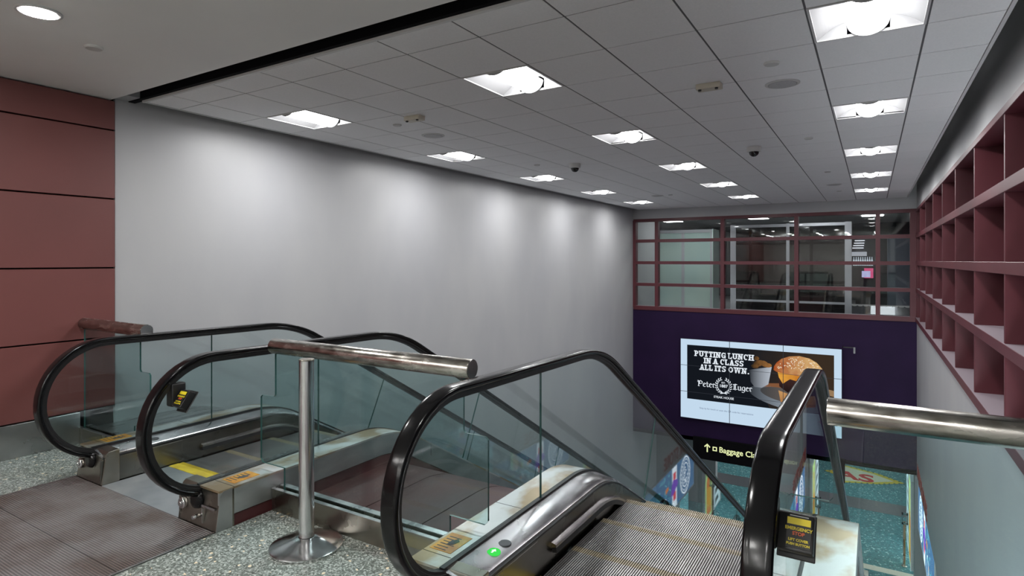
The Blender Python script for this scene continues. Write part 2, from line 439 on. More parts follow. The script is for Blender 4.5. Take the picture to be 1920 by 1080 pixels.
# back glazing: maroon grid
mb = MB()
def frame_v(x, wd=0.045): mb.box(x-wd, x+wd, YB-0.012, YB+0.17, ZS, ZT)
for x in (-3.32, -1.585, 0.105): frame_v(x)
frame_v(-5.69, 0.04); frame_v(-5.06, 0.045); frame_v(0.78, 0.065)
for z in (0.885, 1.487, 2.09): mb.box(XL+0.02, XR, YB-0.006, YB+0.16, z-0.042, z+0.042)
mb.box(XL+0.02, XR, YB-0.02, YB+0.18, ZS-0.06, ZS+0.05); mb.box(XL+0.02, XR, YB-0.02, YB+0.18, ZT-0.05, ZT+0.03)
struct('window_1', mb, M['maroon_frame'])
mb = MB(); mb.box(XL+0.02, XR, YB+0.13, YB+0.142, ZS, ZT)
struct('window_1_glass', mb, M['glass_win'])
# right glazing: deep maroon egg-crate of fins and shelves
mb = MB()
GY = [YB-0.06 - 0.0 - 1.52*k for k in range(0, 10)]
GY = [5.60 + 1.517*k for k in range(-2, 7)]
for y in GY: mb.box(XR-0.01, XR+0.36, y-0.022, y+0.022, ZS, ZT)
mb.box(XR-0.01, XR+0.36, YB-0.09, YB, ZS, ZT)
for z in (0.885, 1.487, 2.09): mb.box(XR-0.02, XR+0.35, 1.2, YB, z-0.045, z+0.045)
mb.box(XR-0.03, XR+0.36, 1.2, YB, ZS-0.05, ZS+0.045); mb.box(XR-0.02, XR+0.36, 1.2, YB, ZT-0.05, ZT+0.01)
for y in GY:
    mb.box(XR+0.36, XR+0.42, y-0.05, y+0.05, ZS, ZT)
mb.bevel(0.003, 1)
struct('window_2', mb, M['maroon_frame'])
mb = MB(); mb.box(XR+0.38, XR+0.39, 1.2, YB, ZS, ZT)
struct('window_2_glass', mb, M['nightglass'])
# far rooms ---------------------------------------------------------
# upper room behind the back glazing
mb = MB()
mb.box(-9, 6, YB+0.25, 27, -0.25, 0.0, 0)
struct('floor_upper_far', mb, M['grey'])
mb = MB(); mb.box(-9, 6, YB+0.25, 27, 3.02, 3.1)
struct('ceiling_upper_far', mb, M['whitetrim'])
mb = MB(); mb.box(-9, 6, 26.9, 27.1, 0, 3.02); mb.box(-9.1, -9, YB+0.2, 27, 0, 3.02); mb.box(5.9, 6, YB+0.2, 27, 0, 3.02)
mb.box(XL-3, XL, YB+0.25, YB+0.3, 0, 3.02); mb.box(XR, 6, YB+0.25, YB+0.3, 0, 3.02)
struct('wall_upper_far', mb, M['darkgrey'])
# lower hall beyond the purple wall
mb = MB(); mb.box(-12, 6, YB+0.0, 36, ZSOF, ZSOF+0.1)
struct('ceiling_lower', mb, M['whitetrim'])
mb = MB(); mb.box(-12, 6, 35.8, 36, ZLOW, ZSOF); mb.box(-12, -11.9, 18, 36, ZLOW, ZSOF)
mb.box(1.4, 1.5, 18.6, 36, ZLOW, ZSOF)
mb.box(-12, -3.95, 17.95, 18.2, ZLOW, ZSOF)
struct('wall_lower_far', mb, M['grey'])
mb = MB()
mb.box(XR-0.04, XR+0.2, 15.75, 16.25, ZLOW, ZSOF)
mb.box(0.80, 0.95, 18.35, 18.6, ZLOW, ZSOF)
struct('wall_lower_column', mb, M['grey'])
# wall of the landing behind the camera
mb = MB(); mb.box(XL-0.2, XR+0.4, -7.2, -7.0, 0, 3.4)
struct('wall_landing_rear', mb, plain('warm_dark_grey_paint', (0.42, 0.40, 0.39), 0.6))
for i, (y0, y1, m) in enumerate(((19.95, 20.85, M['darkgrey']), (16.15, 16.4, M['beige']))):
    mb = MB(); mb.box(-8, 1.2, y0, y1, ZLOW, ZLOW+0.004)
    struct('floor_lower_band' if i == 0 else 'trim_lower_floor_strip', mb, m)

# ------------------------------------------------------------------ escalators
RAIL = []
cy, cz, R = 2.070, 0.575, 0.420
for k in range(0, 25):
    a = math.radians(-94 - 176*k/24)
    RAIL.append((cy + R*math.cos(a), cz + R*math.sin(a)))
tan30 = math.tan(math.radians(30))
up = fillet_path([(cy, 0.995), (3.673, 0.972), (3.673 + 5.7/tan30, -4.725), (15.2, -4.725)], [1.2, 1.2])
RAIL = RAIL[:-1] + densify(up, 0.5)
le = RAIL[-1]
for k in range(1, 17):
    a = math.radians(90 - 180*k/16)
    RAIL.append((le[0] + R*math.cos(a), le[1] - R + R*math.sin(a)))
Y0 = 1.96
DH = 0.228
DECKP = densify(fillet_path([(Y0+0.02, DH), (3.486, DH), (3.486 + 5.7/tan30, DH-5.7), (15.3, DH-5.7)], [0.9, 0.9]), 0.5)
STEPP = densify(fillet_path([(2.0, 0.0), (3.60, 0.0), (3.60 + 5.7/tan30, -5.7), (15.0, -5.7)], [1.3, 1.3]), 0.5)
def off(path, d):
    out = []
    for i, (y, z) in enumerate(path):
        a = path[max(i-1,0)]; b = path[min(i+1,len(path)-1)]
        ty, tz = b[0]-a[0], b[1]-a[1]; l = math.hypot(ty,tz)
        out.append((y - tz/l*d, z + ty/l*d))
    return out
def loc_path(p): return [(y - Y0, z) for y, z in p]

step_mesh = None
def make_step_mesh(wd):
    mb = MB(); n = 78; pitch = wd / n
    prof = []
    for i in range(n):
        x = i*pitch
        prof += [(x, -0.010), (x+pitch*0.45, -0.010), (x+pitch*0.45, 0.0), (x+pitch, 0.0)]
    bm = mb.bm
    ys = [0.0, 0.345, 0.398]
    rows = [[bm.verts.new((px_, y, pz)) for px_, pz in prof] for y in ys]
    for r in range(2):
        for i in range(len(prof)-1):
            f = bm.faces.new((rows[r][i], rows[r][i+1], rows[r+1][i+1], rows[r+1][i]))
            low = prof[i][1] < -0.005 and prof[i+1][1] < -0.005
            f.material_index = 1 if low else (2 if r == 1 else 0)
    mb.box(0, wd, 0.0, 0.398, -0.03, -0.0101, 1)
    mb.box(0, wd, 0.375, 0.398, -0.235, -0.0105, 0)
    return mb

def build_escalator(root):
    # balustrades: left rail at x=0, right rail at x=1.30
    rail = loc_path(RAIL); deck = loc_path(DECKP)
    hp = [(-.041,-.014),(-.0405,-.007),(-.038,-.0025),(-.033,0),(-.018,.0008),(.018,.0008),(.033,0),(.038,-.0025),(.0405,-.007),(.041,-.014),(.0395,-.022),(.035,-.027),(.026,-.028),(-.026,-.028),(-.035,-.027),(-.0395,-.022)]
    gp = [(-.026,-.030),(.026,-.030),(.026,-.044),(.020,-.046),(.020,-.058),(-.020,-.058),(-.020,-.046),(-.026,-.044)]
    inner = off(rail, -0.052)
    # joints: (deck y, rail y) local
    J = [(2.856-Y0, 2.856-Y0)]
    b, t = 4.565-Y0, 4.875-Y0
    while t < 13.0-Y0:
        J.append((b, t)); b += 1.76; t += 1.76
    top_pts = [p for p in inner if p[1] > 0.20 or p[0] > 3.0]
    # cut the inner path where it runs at the top (first part is the newel arc)
    for side in (0, 1):
        x = 0.0 if side == 0 else 1.30
        s = -1 if side == 0 else 1                    # outward direction
        hr = obj('handrail', MB().sweep(rail, hp, x), M['rubber'], root)
        obj('rail_guide', MB().sweep(rail[1:-1], gp, x, smooth=False), M['guide'], hr)
        # glass panels
        starts = [None] + J; ends = J + [None]
        for a, b_ in zip(starts, ends):
            ytop0 = -9 if a is None else a[1] + 0.003; ytop1 = 99 if b_ is None else b_[1] - 0.003
            yb0 = 0.10 if a is None else a[0] + 0.003; yb1 = deck[-1][0]-0.15 if b_ is None else b_[0] - 0.003
            tops = []
            n = len(inner)
            for i, (y, z) in enumerate(inner):
                if a is None and y < cy - Y0 and z < 0.215 and i < 25: continue
                if b_ is None and i > n-17 and z < -5.46: continue
                if i < 25 and a is not None: continue
                if ytop0 <= y <= ytop1: tops.append((y, z))
            flat = [p for i, p in enumerate(inner) if 24 <= i < n-17]
            if a is not None: tops.insert(0, (ytop0, path_z(flat, ytop0)))
            if b_ is not None: tops.append((ytop1, path_z(flat, ytop1)))
            bots = [(y, z-0.015) for y, z in deck if yb0 < y < yb1]
            bots = [(yb0, path_z(deck, yb0)-0.015)] + bots + [(yb1, path_z(deck, yb1)-0.015)]
            poly = tops + bots[::-1]
            g = MB().prism(poly, (x-0.005, 0, 0), (0,1,0), (0,0,1), (1,0,0), 0.010, 0, 1)
            obj('glass_panel', g, [M['glass'], M['glass_edge']], root)
        # outer deck with its side panel
        ow = 0.205 if side else 0.18
        pr = [(s*0.012, 0), (s*ow, 0), (s*ow, -0.012), (s*0.012, -0.012)]
        od = obj('outer_deck', MB().sweep(deck, pr, x, smooth=False), M['deck'], root)
        obj('side_panel', MB().sweep(deck, [(s*(ow-0.001), -0.012), (s*(ow-0.001), -0.158), (s*(ow-0.012), -0.158), (s*(ow-0.012), -0.012)], x, smooth=False), M['side_steel'], root)
        # thin joints of the deck cover plates
        obj('glass_gasket', MB().sweep(deck[0:], [(-.013,.004),(.013,.004),(.013,-.02),(-.013,-.02)], x, smooth=False), M['guide'], od)
        # inner deck
        pr = [(-s*0.014, -0.008), (-s*0.135, -0.026), (-s*0.150, -0.036), (-s*0.150, -0.048), (-s*0.014, -0.03)]
        idk = obj('inner_deck', MB().sweep(deck, pr, x, smooth=False), M['inner_deck'], root)
        smooth(idk, 30)
        pr = [(-s*0.148, -0.044), (-s*0.165, -0.044), (-s*0.165, -0.056), (-s*0.148, -0.056)]
        obj('deck_seam', MB().sweep(deck, pr, x, smooth=False), M['guide'], idk)
        # skirt
        pr = [(-s*0.156, -0.055), (-s*0.168, -0.055), (-s*0.168, -0.36), (-s*0.156, -0.36)]
        sk = obj('skirt_panel', MB().sweep(deck, pr, x, smooth=False), M['skirt'], root)
        br = [(y, z) for y, z in densify(deck, 0.05) if y > 2.64-Y0 and y < 13.6-Y0]
        sb = obj('skirt_brush_rail', MB().sweep(br, [(-s*0.168,-.125),(-s*0.196,-.132),(-s*0.196,-.146),(-s*0.168,-.158)], x, smooth=False), M['inner_deck'], sk)
        obj('brush', MB().sweep(br, [(-s*0.170,-.150),(-s*0.194,-.146),(-s*0.200,-.172),(-s*0.172,-.176)], x, smooth=False), M['guide'], sb)
        # newel base box
        bw0, bw1 = (-ow, 0.18) if side == 0 else (-0.18, ow)
        lo, hi = x+bw0, x+bw1
        nb = MB()
        poly = [(0.0, 0.0), (0.028, 0.205), (0.045, 0.222), (0.115, 0.2265), (0.115, 0.0)]
        nb.prism(poly, (lo, 0, 0), (0,1,0), (0,0,1), (1,0,0), hi-lo)
        nb.bevel(0.004, 2)
        nbo = obj('newel_base', nb, M['steel_dark'], root)
        # side cap plate (lighter, next to the dark front)
        nb = MB()
        xo = x + s*ow
        nb.prism([(0.0, 0.002), (0.026, 0.203), (0.045, 0.222), (0.10, 0.225), (0.10, 0.002)], (xo - (0 if s > 0 else 0.003), 0, 0), (0,1,0), (0,0,1), (1,0,0), 0.003)
        obj('side_cap', nb, M['steel'], nbo)
        # inner side of the newel base down to the floor
        xi = x - s*0.156
        nb = MB(); nb.box(min(xi, xi-s*0.0135), max(xi, xi-s*0.0135), 0.0, 0.56, 0.0, 0.170)
        nb.bevel(0.003, 1)
        obj('inner_side_panel', nb, M['skirt'], nbo)
        # handrail inlet boot
        nb = MB(); nb.lathe([(0.030,-0.03),(0.052,-0.022),(0.060,-0.004),(0.060,0.012)], (x, 0.018, 0.150), 'y', 20)
        obj('handrail_boot', nb, M['rubber'], nbo)
        # round key switch on the front and a square bolt
        nb = MB(); nb.lathe([(0.030,-0.012),(0.034,-0.008),(0.034,0.01)], (x - 0.135, 0.004, 0.10), 'y', 20); nb.lathe([(0.014,-0.022),(0.016,-0.01)], (x-0.135, 0.004, 0.10), 'y', 14)
        obj('key_switch', nb, M['chrome'], nbo)
        if side == 1:
            nb = MB(); nb.lathe([(0.011,-0.045),(0.011,0.0)], (x+0.04, 0.006, 0.065), 'y', 12); nb.box(x+0.075, x+0.083, -0.006, 0.004, 0.03, 0.115)
            obj('lock_pin', nb, M['chrome'], nbo)
            nb = MB(); nb.box(x+0.02, x+0.18, -0.0045+0.012, 0.014, 0.115, 0.128)
            obj('serial_strip', nb, M['inner_deck'], nbo)
        # cover joints of the decks
        for yj in (0.11, 0.72, 1.9):
            nb = MB(); z_ = path_z(deck, yj)
            nb.box(min(x+s*0.02, x+s*ow), max(x+s*0.02, x+s*ow)+0.0, yj, yj+0.004, z_-0.01 - (0.1 if yj > 1.5 else 0), z_+0.0006)
            obj('deck_joint', nb, M['tread_low'], od)
        # amber warning label on the outer deck
        nb = MB(); nb.box(x+s*0.045, x+s*0.165, 0.14, 0.31, DH, DH+0.0015)
        wl = obj('warning_label', nb, M['amber'], od); wl['label'] = 'amber warning label with dark print'
        nb = MB()
        for k in range(6): nb.box(x+s*0.105-0.045, x+s*0.105+0.03*(0.4+random.random()), 0.15+0.024*k, 0.157+0.024*k, DH+0.0015, DH+0.002)
        nb.prism([(0,0),(0.03,0.01),(0.04,0.05),(0.02,0.07),(0.0,0.04)], (x+s*0.105-0.01, 0.20, DH+0.0019), (1,0,0), (0,1,0), (0,0,1), 0.0006)
        obj('printed_lines', nb, M['tread_ochre'] if False else M['darkgrey'], wl)
    # maroon truss cladding under the right outer deck
    pr = [(1.30+0.190, -0.165), (1.30+0.196, -0.165), (1.30+0.196, -0.30), (1.30+0.190, -0.30)]
    obj('truss_cladding', MB().sweep(deck, pr, 0, smooth=False), M['maroon_clad'], root)
    pr = [(-0.166, -0.165), (-0.160, -0.165), (-0.160, -1.2), (-0.166, -1.2)]
    obj('truss_cladding', MB().sweep(deck, pr, 0, smooth=False), M['maroon_clad'], root)
    obj('truss_cladding', MB().sweep(deck, [(-.17,-.62),(1.49,-.62),(1.49,-.9),(-.17,-.9)], 0, smooth=False), M['maroon_clad'], root)
    # landing plates and comb
    lx0, lx1 = -0.195, 1.50
    for ya, yb in ((-3.40, -2.403), (-2.40, -1.403), (-1.40, -0.503), (-0.50, -0.002)):
        nb = MB(); nb.box(lx0+0.012, lx1-0.012, ya, yb, -0.03, 0.003).bevel(0.002, 1)
        obj('landing_plate', nb, M['ribbed'], root)
    nb = MB()
    nb.box(lx0, lx0+0.012, -3.41, -0.002, -0.03, 0.004); nb.box(lx1-0.012, lx1, -3.41, -0.002, -0.03, 0.004); nb.box(lx0, lx1, -3.42, -3.40, -0.03, 0.004)
    obj('landing_frame', nb, M['steel'], root)
    nb = MB(); nb.box(0.182, 1.118, 0.0, 0.45, -0.03, 0.004).bevel(0.002, 1)
    obj('comb_plate', nb, M['comb'], root)
    nb = MB(); nb.box(0.182, 1.118, 0.45, 0.52, -0.03, 0.006)
    for k in range(78):
        xk = 0.184 + k*0.01198
        nb.box(xk, xk+0.006, 0.52, 0.56, -0.01, 0.003)
    obj('comb_teeth', nb, M['combyellow'], root)
    # steps
    global step_mesh
    wd = 0.93
    stp = loc_path(STEPP)
    n0 = 2.50 - Y0
    first = None
    for k in range(28):
        y = n0 + 0.4*k
        z = path_z(stp, y + 0.2)
        if first is None:
            first = obj('step', make_step_mesh(wd), [M['tread'], M['tread_low'], M['tread_ochre']], root, norm=False)
            o = first
        else:
            o = first.copy(); COL.objects.link(o); o.parent = root
        o.location = (0.185, y, z - 0.004)
    nb = MB(); nb.box(0.182, 1.118, 12.9-Y0+0.0, 15.6-Y0, ZLOW-0.02, ZLOW+0.012)
    obj('lower_landing_plate', nb, M['ribbed'], root)
    for side in (0, 1):
        x = 0 if side == 0 else 1.30
        nb = MB(); nb.box(x-0.19, x+0.19, 15.25-Y0, 15.55-Y0, ZLOW, ZLOW+0.24).bevel(0.01, 2)
        obj('lower_newel_base', nb, M['steel_dark'], root)

e1 = thing('escalator', 'left escalator beside the white wall, black handrails and glass balustrades', 'escalator', (E1, Y0, 0), 'pair of escalators going down')
build_escalator(e1)
e2 = copy_tree(e1); e2.location = (E2, Y0, 0)
e2['label'] = 'right escalator nearest the camera, with green start light on its inner deck'
# the green direction light and dark sensor lens: right escalator carries the light, left one only the lens
def deck_disc(root, name, y, r, mat, x=0.088, dz=0.0):
    z = DH - 0.0185 + dz
    nb = MB(); nb.lathe([(r*0.98, -0.006), (r, 0.0), (r*0.93, 0.0035)], (x, y, z), 'z', 28)
    return obj(name, nb, mat, root)
g = deck_disc(e2, 'direction_light', 2.25-Y0, 0.033, emit('green_lamp', (0.06, 0.75, 0.10), 1.0)); g['label'] = 'round green lit direction light'
nb = MB(); nb.prism([(-0.004,-0.018),(0.004,-0.018),(0.004,0.0),(0.013,0.0),(0,0.018),(-0.013,0.0),(-0.004,0.0)], (0.088, 2.25-Y0, DH-0.0145), (1,0,0), (0,1,0), (0,0,1), 0.0008)
obj('arrow_symbol', nb, emit('white_arrow', (0.7, 1.0, 0.8), 1.5), g)
l = deck_disc(e2, 'sensor_lens', 2.345-Y0, 0.032, M['darkgrey']); l['label'] = 'dark oval sensor lens'
l = deck_disc(e1, 'sensor_lens', 2.355-Y0, 0.030, M['darkgrey']); l['label'] = 'dark oval sensor lens'

# maroon cover between the two escalators (follows both decks down), with dark seams
mb = MB(); cov = densify(fillet_path([(2.44, -0.01), (3.46, -0.01), (3.46+5.55/tan30, -5.56), (15.0, -5.56)], [0.9, 0.9]), 0.5)
for a, b in ((E1+1.505, -2.72), (-2.715, -2.262), (-2.257, E2-0.185)):
    mb.sweep(cov, [(a,0),(b-0.004,0),(b-0.004,-.02),(a,-.02)], 0, smooth=False)
pan = obj('cover_panel', mb, M['maroon_clad'])
tag(pan, 'maroon sheet cover filling the gap between the two escalators', 'cover panel')
mb = MB()
mb.sweep([(y, z-0.004) for y, z in cov], [(E1+1.505,0),(E2-.185,0),(E2-.185,-.01),(E1+1.505,-.01)], 0, smooth=False)
obj('seam_backing', mb, M['black'], pan)
mb = MB(); mb.sweep([(y, z+0.12) for y, z in cov], [(XL+0.005,0),(E1-0.18,0),(E1-0.18,-.02),(XL+0.005,-.02)], 0, smooth=False)
tag(obj('cover_panel', mb, M['steel']), 'pale steel cover between the white wall and the left escalator', 'cover panel')

# emergency stop boxes on the right balustrade of each escalator
def stop_box(loc, label, group):
    t = thing('emergency_stop_box', label, 'emergency stop', loc, group)
    nb = MB(); nb.box(-0.030, 0.034, -0.05, 0.03, -0.066, 0.066).bevel(0.010, 3)
    smooth(obj('bracket', nb, M['blackplastic'], t))
    ang = math.radians(34); u = Vector((1,0,0)); v = Vector((0, math.sin(ang), math.cos(ang))); n = Vector((0, math.cos(ang), -math.sin(ang)))
    o = Vector((0.088, -0.03, -0.010))
    def P(a, b, c): return o + u*a + v*b + n*c
    def slab(mb, a0, a1, b0, b1, c0, c1):
        mb.prism([(a0,b0),(a1,b0),(a1,b1),(a0,b1)], tuple(o + n*c0), tuple(u), tuple(v), tuple(n), c1-c0)
    nb = MB(); slab(nb, -0.054, 0.038, -0.050, 0.052, 0.0, 0.046); nb.bevel(0.006, 2)
    h = smooth(obj('housing', nb, M['blackplastic'], t))
    nb = MB(); slab(nb, -0.058, 0.041, -0.062, 0.064, 0.046, 0.052); nb.bevel(0.002, 1)
    obj('back_plate', nb, M['blackplastic'], t)
    nb = MB(); slab(nb, -0.031, 0.031, -0.042, 0.040, -0.004, 0.001)
    lp = obj('cover_flap', nb, M['blackplastic'], t)
    nb = MB(); slab(nb, -0.030, 0.030, 0.020, 0.038, -0.006, -0.003)
    yl = obj('yellow_strip', nb, M['yellow'], lp)
    nb = MB(); slab(nb, -0.024, 0.024, 0.0425, 0.0455, -0.004, -0.001)
    obj('hinge', nb, M['chrome'], lp)
    nv = -n
    for s, sz, b, m in (('EMERGENCY', 0.0122, 0.005, M['yellow']), ('STOP', 0.0130, -0.008, M['orange_red']), ('LIFT COVER', 0.0095, -0.024, M['yellow']), ('PUSH BUTTON', 0.0088, -0.035, M['yellow'])):
        pt = P(0, b, -0.0050)
        text_obj('lettering', s, sz, tuple(pt), u, v, m, lp, 0.0008, 0.0004, 'CENTER')
    return t
stop_box((E1+1.30, 1.86, 0.785), 'black emergency stop box with yellow label on the left escalator balustrade', 'emergency stop boxes')
stop_box((E2+1.30, 1.86, 0.785), 'black emergency stop box with yellow label on the right escalator, nearest the camera', 'emergency stop boxes')

# ------------------------------------------------------------------ guard rails across the openings
YG = 2.36
def pipe(x0, x1, parent, z=1.008, r=0.048):
    nb = MB(); nb.lathe([(r*0.985, x0), (r, x0+0.002), (r, x1-0.002), (r*0.985, x1)], (0, 0, z), 'x', 40)
    # end caps sit just inside the pipe
    o = obj('top_rail', nb, M['steel_pipe'], parent); smooth(o, 50)
    for xe, d in ((x0, -1), (x1, 1)):
        c = MB().lathe([(r*0.9, 0.0), (r*0.9, 0.0015*d)], (xe, 0, z), 'x', 32, smooth=False)
        obj('end_cap', c, M['steel'], o)
    return o
def guard(label, cx, xl, xr, notch_l, notch_r, kx0, kx1, px0, px1):
    t = thing('glass_guard_rail', label, 'guard rail', (cx, YG, 0), 'glass guards with steel pipe rails')
    L = lambda v: v - cx
    pts = []
    # bottom edge into the kerb, then notches over the escalator decks
    if notch_l is not None:
        pts += [(L(xl)+0.085, 0.10), (L(xl)+0.085, 0.262), (L(notch_l)+0.02, 0.262), (L(notch_l), 0.285), (L(notch_l), 0.675), (L(notch_l)+0.015, 0.69), (L(xl)-0.012, 0.69), (L(xl), 0.705), (L(xl), 0.985)]
    else: pts += [(L(xl), 0.10), (L(xl), 0.985)]
    if notch_r is not None:
        pts += [(L(xr), 0.985), (L(xr), 0.705), (L(xr)+0.012, 0.69), (L(notch_r)-0.015, 0.69), (L(notch_r), 0.675), (L(notch_r), 0.285), (L(notch_r)-0.02, 0.262), (L(xr)-0.085, 0.262), (L(xr)-0.085, 0.10)]
    else: pts += [(L(xr), 0.985), (L(xr), 0.10)]
    g = MB().prism(pts, (0, -0.006, 0), (1,0,0), (0,0,1), (0,1,0), 0.012, 0, 1)
    obj('glass_panel', g, [M['glass_guard'], M['glass_edge']], t)
    pipe(L(px0), L(px1), t)
    nb = MB(); nb.box(L(kx0), L(kx1), -0.040, -0.016, 0.0, 0.135); nb.box(L(kx0), L(kx1), -0.016, 0.055, 0.0, 0.118)
    nb.box(L(kx0), L(kx1), 0.018, 0.055, 0.118, 0.135)
    nb.bevel(0.002, 1)
    k = obj('kerb', nb, M['steel_dark'], t)
    nb = MB(); nb.box(L(kx0), L(kx1), -0.042, -0.018, 0.1352, 0.1385); nb.box(L(kx0), L(kx1), 0.018, 0.057, 0.1352, 0.1385)
    obj('kerb_cap', nb, M['steel'], k)
    return t
guard('middle glass guard under a thick steel pipe rail between the two escalators', -2.45, -3.176, -1.725, -3.318, -1.579, -3.16, -1.745, -3.19, -1.675)
guard('short glass guard with pipe rail against the maroon wall, farthest left', -5.2, XL+0.035, -4.79, None, -4.645, XL+0.005, -4.87, XL+0.025, -4.70)
guard('right hand glass guard whose steel pipe rail runs to the right wall', 0.35, -0.118, XR, -0.27, None, -0.05, XR, -0.135, XR)
# seam in the middle kerb
# steel post in front of the middle guard
t = thing('stanchion_post', 'polished steel post on a round conical base, on the terrazzo', 'post', (-2.605, 2.128, 0))
nb = MB().lathe([(0.188, 0.0), (0.190, 0.004), (0.190, 0.012), (0.184, 0.015), (0.13, 0.029), (0.08, 0.043), (0.0455, 0.055)], (0,0,0), 'z', 64)
smooth(obj('base', nb, M['chrome'], t), 30)
nb = MB().lathe([(0.0400, 0.052), (0.0400, 1.003)], (0,0,0), 'z', 48)
smooth(obj('pole', nb, M['chrome'], t), 30)
nb = MB().lathe([(0.041, 1.003), (0.041, 1.008), (0.036, 1.011)], (0,0,0), 'z', 40)
obj('cap', nb, M['steel_dark'], t)
nb = MB().lathe([(0.0415, 0.053), (0.0415, 0.058)], (0,0,0), 'z', 40)
obj('collar_ring', nb, M['guide'], t)

# ------------------------------------------------------------------ troffer lights
M['lamp'] = emit('lit_diffuser_basket', (1.0, 1.0, 1.0), LAMP * EXPO)
M['reflector'] = plain('white_enamel_reflector', (0.46, 0.46, 0.47), 0.35)
S = 0.602; SY = 0.612
def build_troffer(loc, label):
    t = thing('ceiling_light', label, 'ceiling light', loc, 'square recessed ceiling lights')
    hx, hy = S/2-0.004, SY/2-0.003
    nb = MB()
    for a, b, c, d in ((-hx, hx, -hy, -hy+0.014), (-hx, hx, hy-0.014, hy), (-hx, -hx+0.014, -hy+0.014, hy-0.014), (hx-0.014, hx, -hy+0.014, hy-0.014)):
        nb.box(a, b, c, d, -0.004, 0.012)
    obj('frame', nb, M['whitetrim'], t)
    # curved wings either side of the basket, with end plates
    nb = MB(); prof = []
    n = 10; xi, xo = 0.115, hx-0.014
    for k in range(n+1):
        a = k/n; x = xo + (xi-xo)*a
        prof.append((x, 0.004 + 0.085*math.sin(a*PI/2)))
    for sgn in (-1, 1):
        pts = [(sgn*x, z) for x, z in prof]
        for (x0, z0), (x1, z1) in zip(pts, pts[1:]):
            f = nb.quad([(x0,-hy+0.014,z0),(x1,-hy+0.014,z1),(x1,hy-0.014,z1),(x0,hy-0.014,z0)]); f.smooth = True
    for sy in (-1, 1):
        for sgn in (-1, 1):
            v = [(sgn*xo, sy*(hy-0.014), 0.003)] + [(sgn*x, sy*(hy-0.014), z) for x, z in prof] + [(sgn*xi, sy*(hy-0.014), 0.003)]
            nb.quad(v)
    nb.box(-0.13, 0.13, -hy+0.014, hy-0.014, 0.112, 0.116)
    obj('reflector', nb, M['reflector'], t, norm=False)
    # basket: half cylinder diffuser
    nb = MB(); m_ = 14; r = 0.112; z0 = 0.073
    arc = [(r*math.cos(PI + PI*k/m_), z0 + 0.80*r*math.sin(PI + PI*k/m_)) for k in range(m_+1)]
    for a, b in zip(arc, arc[1:]):
        f = nb.quad([(a[0],-hy+0.03,a[1]),(b[0],-hy+0.03,b[1]),(b[0],hy-0.03,b[1]),(a[0],hy-0.03,a[1])]); f.smooth = True
    obj('diffuser_basket', nb, M['lamp'], t, norm=False)
    nb = MB()
    for sy in (-1, 1):
        nb.prism([(x*1.03, z-0.003) for x, z in arc], (0, sy*(hy-0.029), 0), (1,0,0), (0,0,1), (0,1,0), 0.003*sy)
    obj('basket_end', nb, M['reflector'], t)
    d = bpy.data.lights.new('tube_light', 'AREA'); d.shape = 'RECTANGLE'; d.size = 0.19; d.size_y = 0.50; d.energy = LAMP_W; d.color = (1.0, 1.0, 1.0); d.spread = math.radians(174)
    lo = bpy.data.objects.new('tube_light', d); COL.objects.link(lo); lo.parent = t; lo.location = (0, 0, -0.024)
    return t
colname = {'A': 'in the row along the white left wall', 'B': 'in the middle row', 'C': 'in the row by the right wall'}
ordn = ['nearest the camera', 'second from the camera', 'third from the camera', 'fourth from the camera', 'farthest away']
first = None
for c in 'ABC':
    for n, fy in enumerate(fix_y):
        loc = (fix_cols[c] + S/2, fy + SY/2, ZC)
        lab = 'square recessed ceiling light %s, %s' % (colname[c], ordn[n])
        if first is None: first = build_troffer(loc, lab)
        else:
            o = copy_tree(first); o.location = loc; o['label'] = lab

# round downlight in the plaster ceiling
M['downlamp'] = emit('lit_round_lens', (1.0, 0.99, 0.96), 430.0)
t = thing('round_downlight', 'round lit downlight in the plaster ceiling, top left', 'ceiling light', (-4.05, 1.45, ZC))
nb = MB().lathe([(0.110, 0.0), (0.110, -0.006), (0.090, -0.010), (0.085, -0.003)], (0,0,0), 'z', 48); obj('trim_ring', nb, M['whitetrim'], t)
nb = MB().lathe([(0.082, -0.0085), (0.079, -0.0115)], (0,0,0), 'z', 48); obj('lens', nb, M['downlamp'], t)
for (x, y) in [(-1.4, 1.2)] + [(a, b) for a in (-5.0, -3.7, -2.4, -1.1, 0.1) for b in (-1.9, -3.6, -5.3)]:  # unseen downlights added to brighten the landing and the ceilings
    tc_ = copy_tree(t); tc_.location = (x, y, ZC); tc_['label'] = 'unseen round downlight added above the landing for more light, outside the picture'
    tc_['group'] = 'added unseen downlights over the landing'

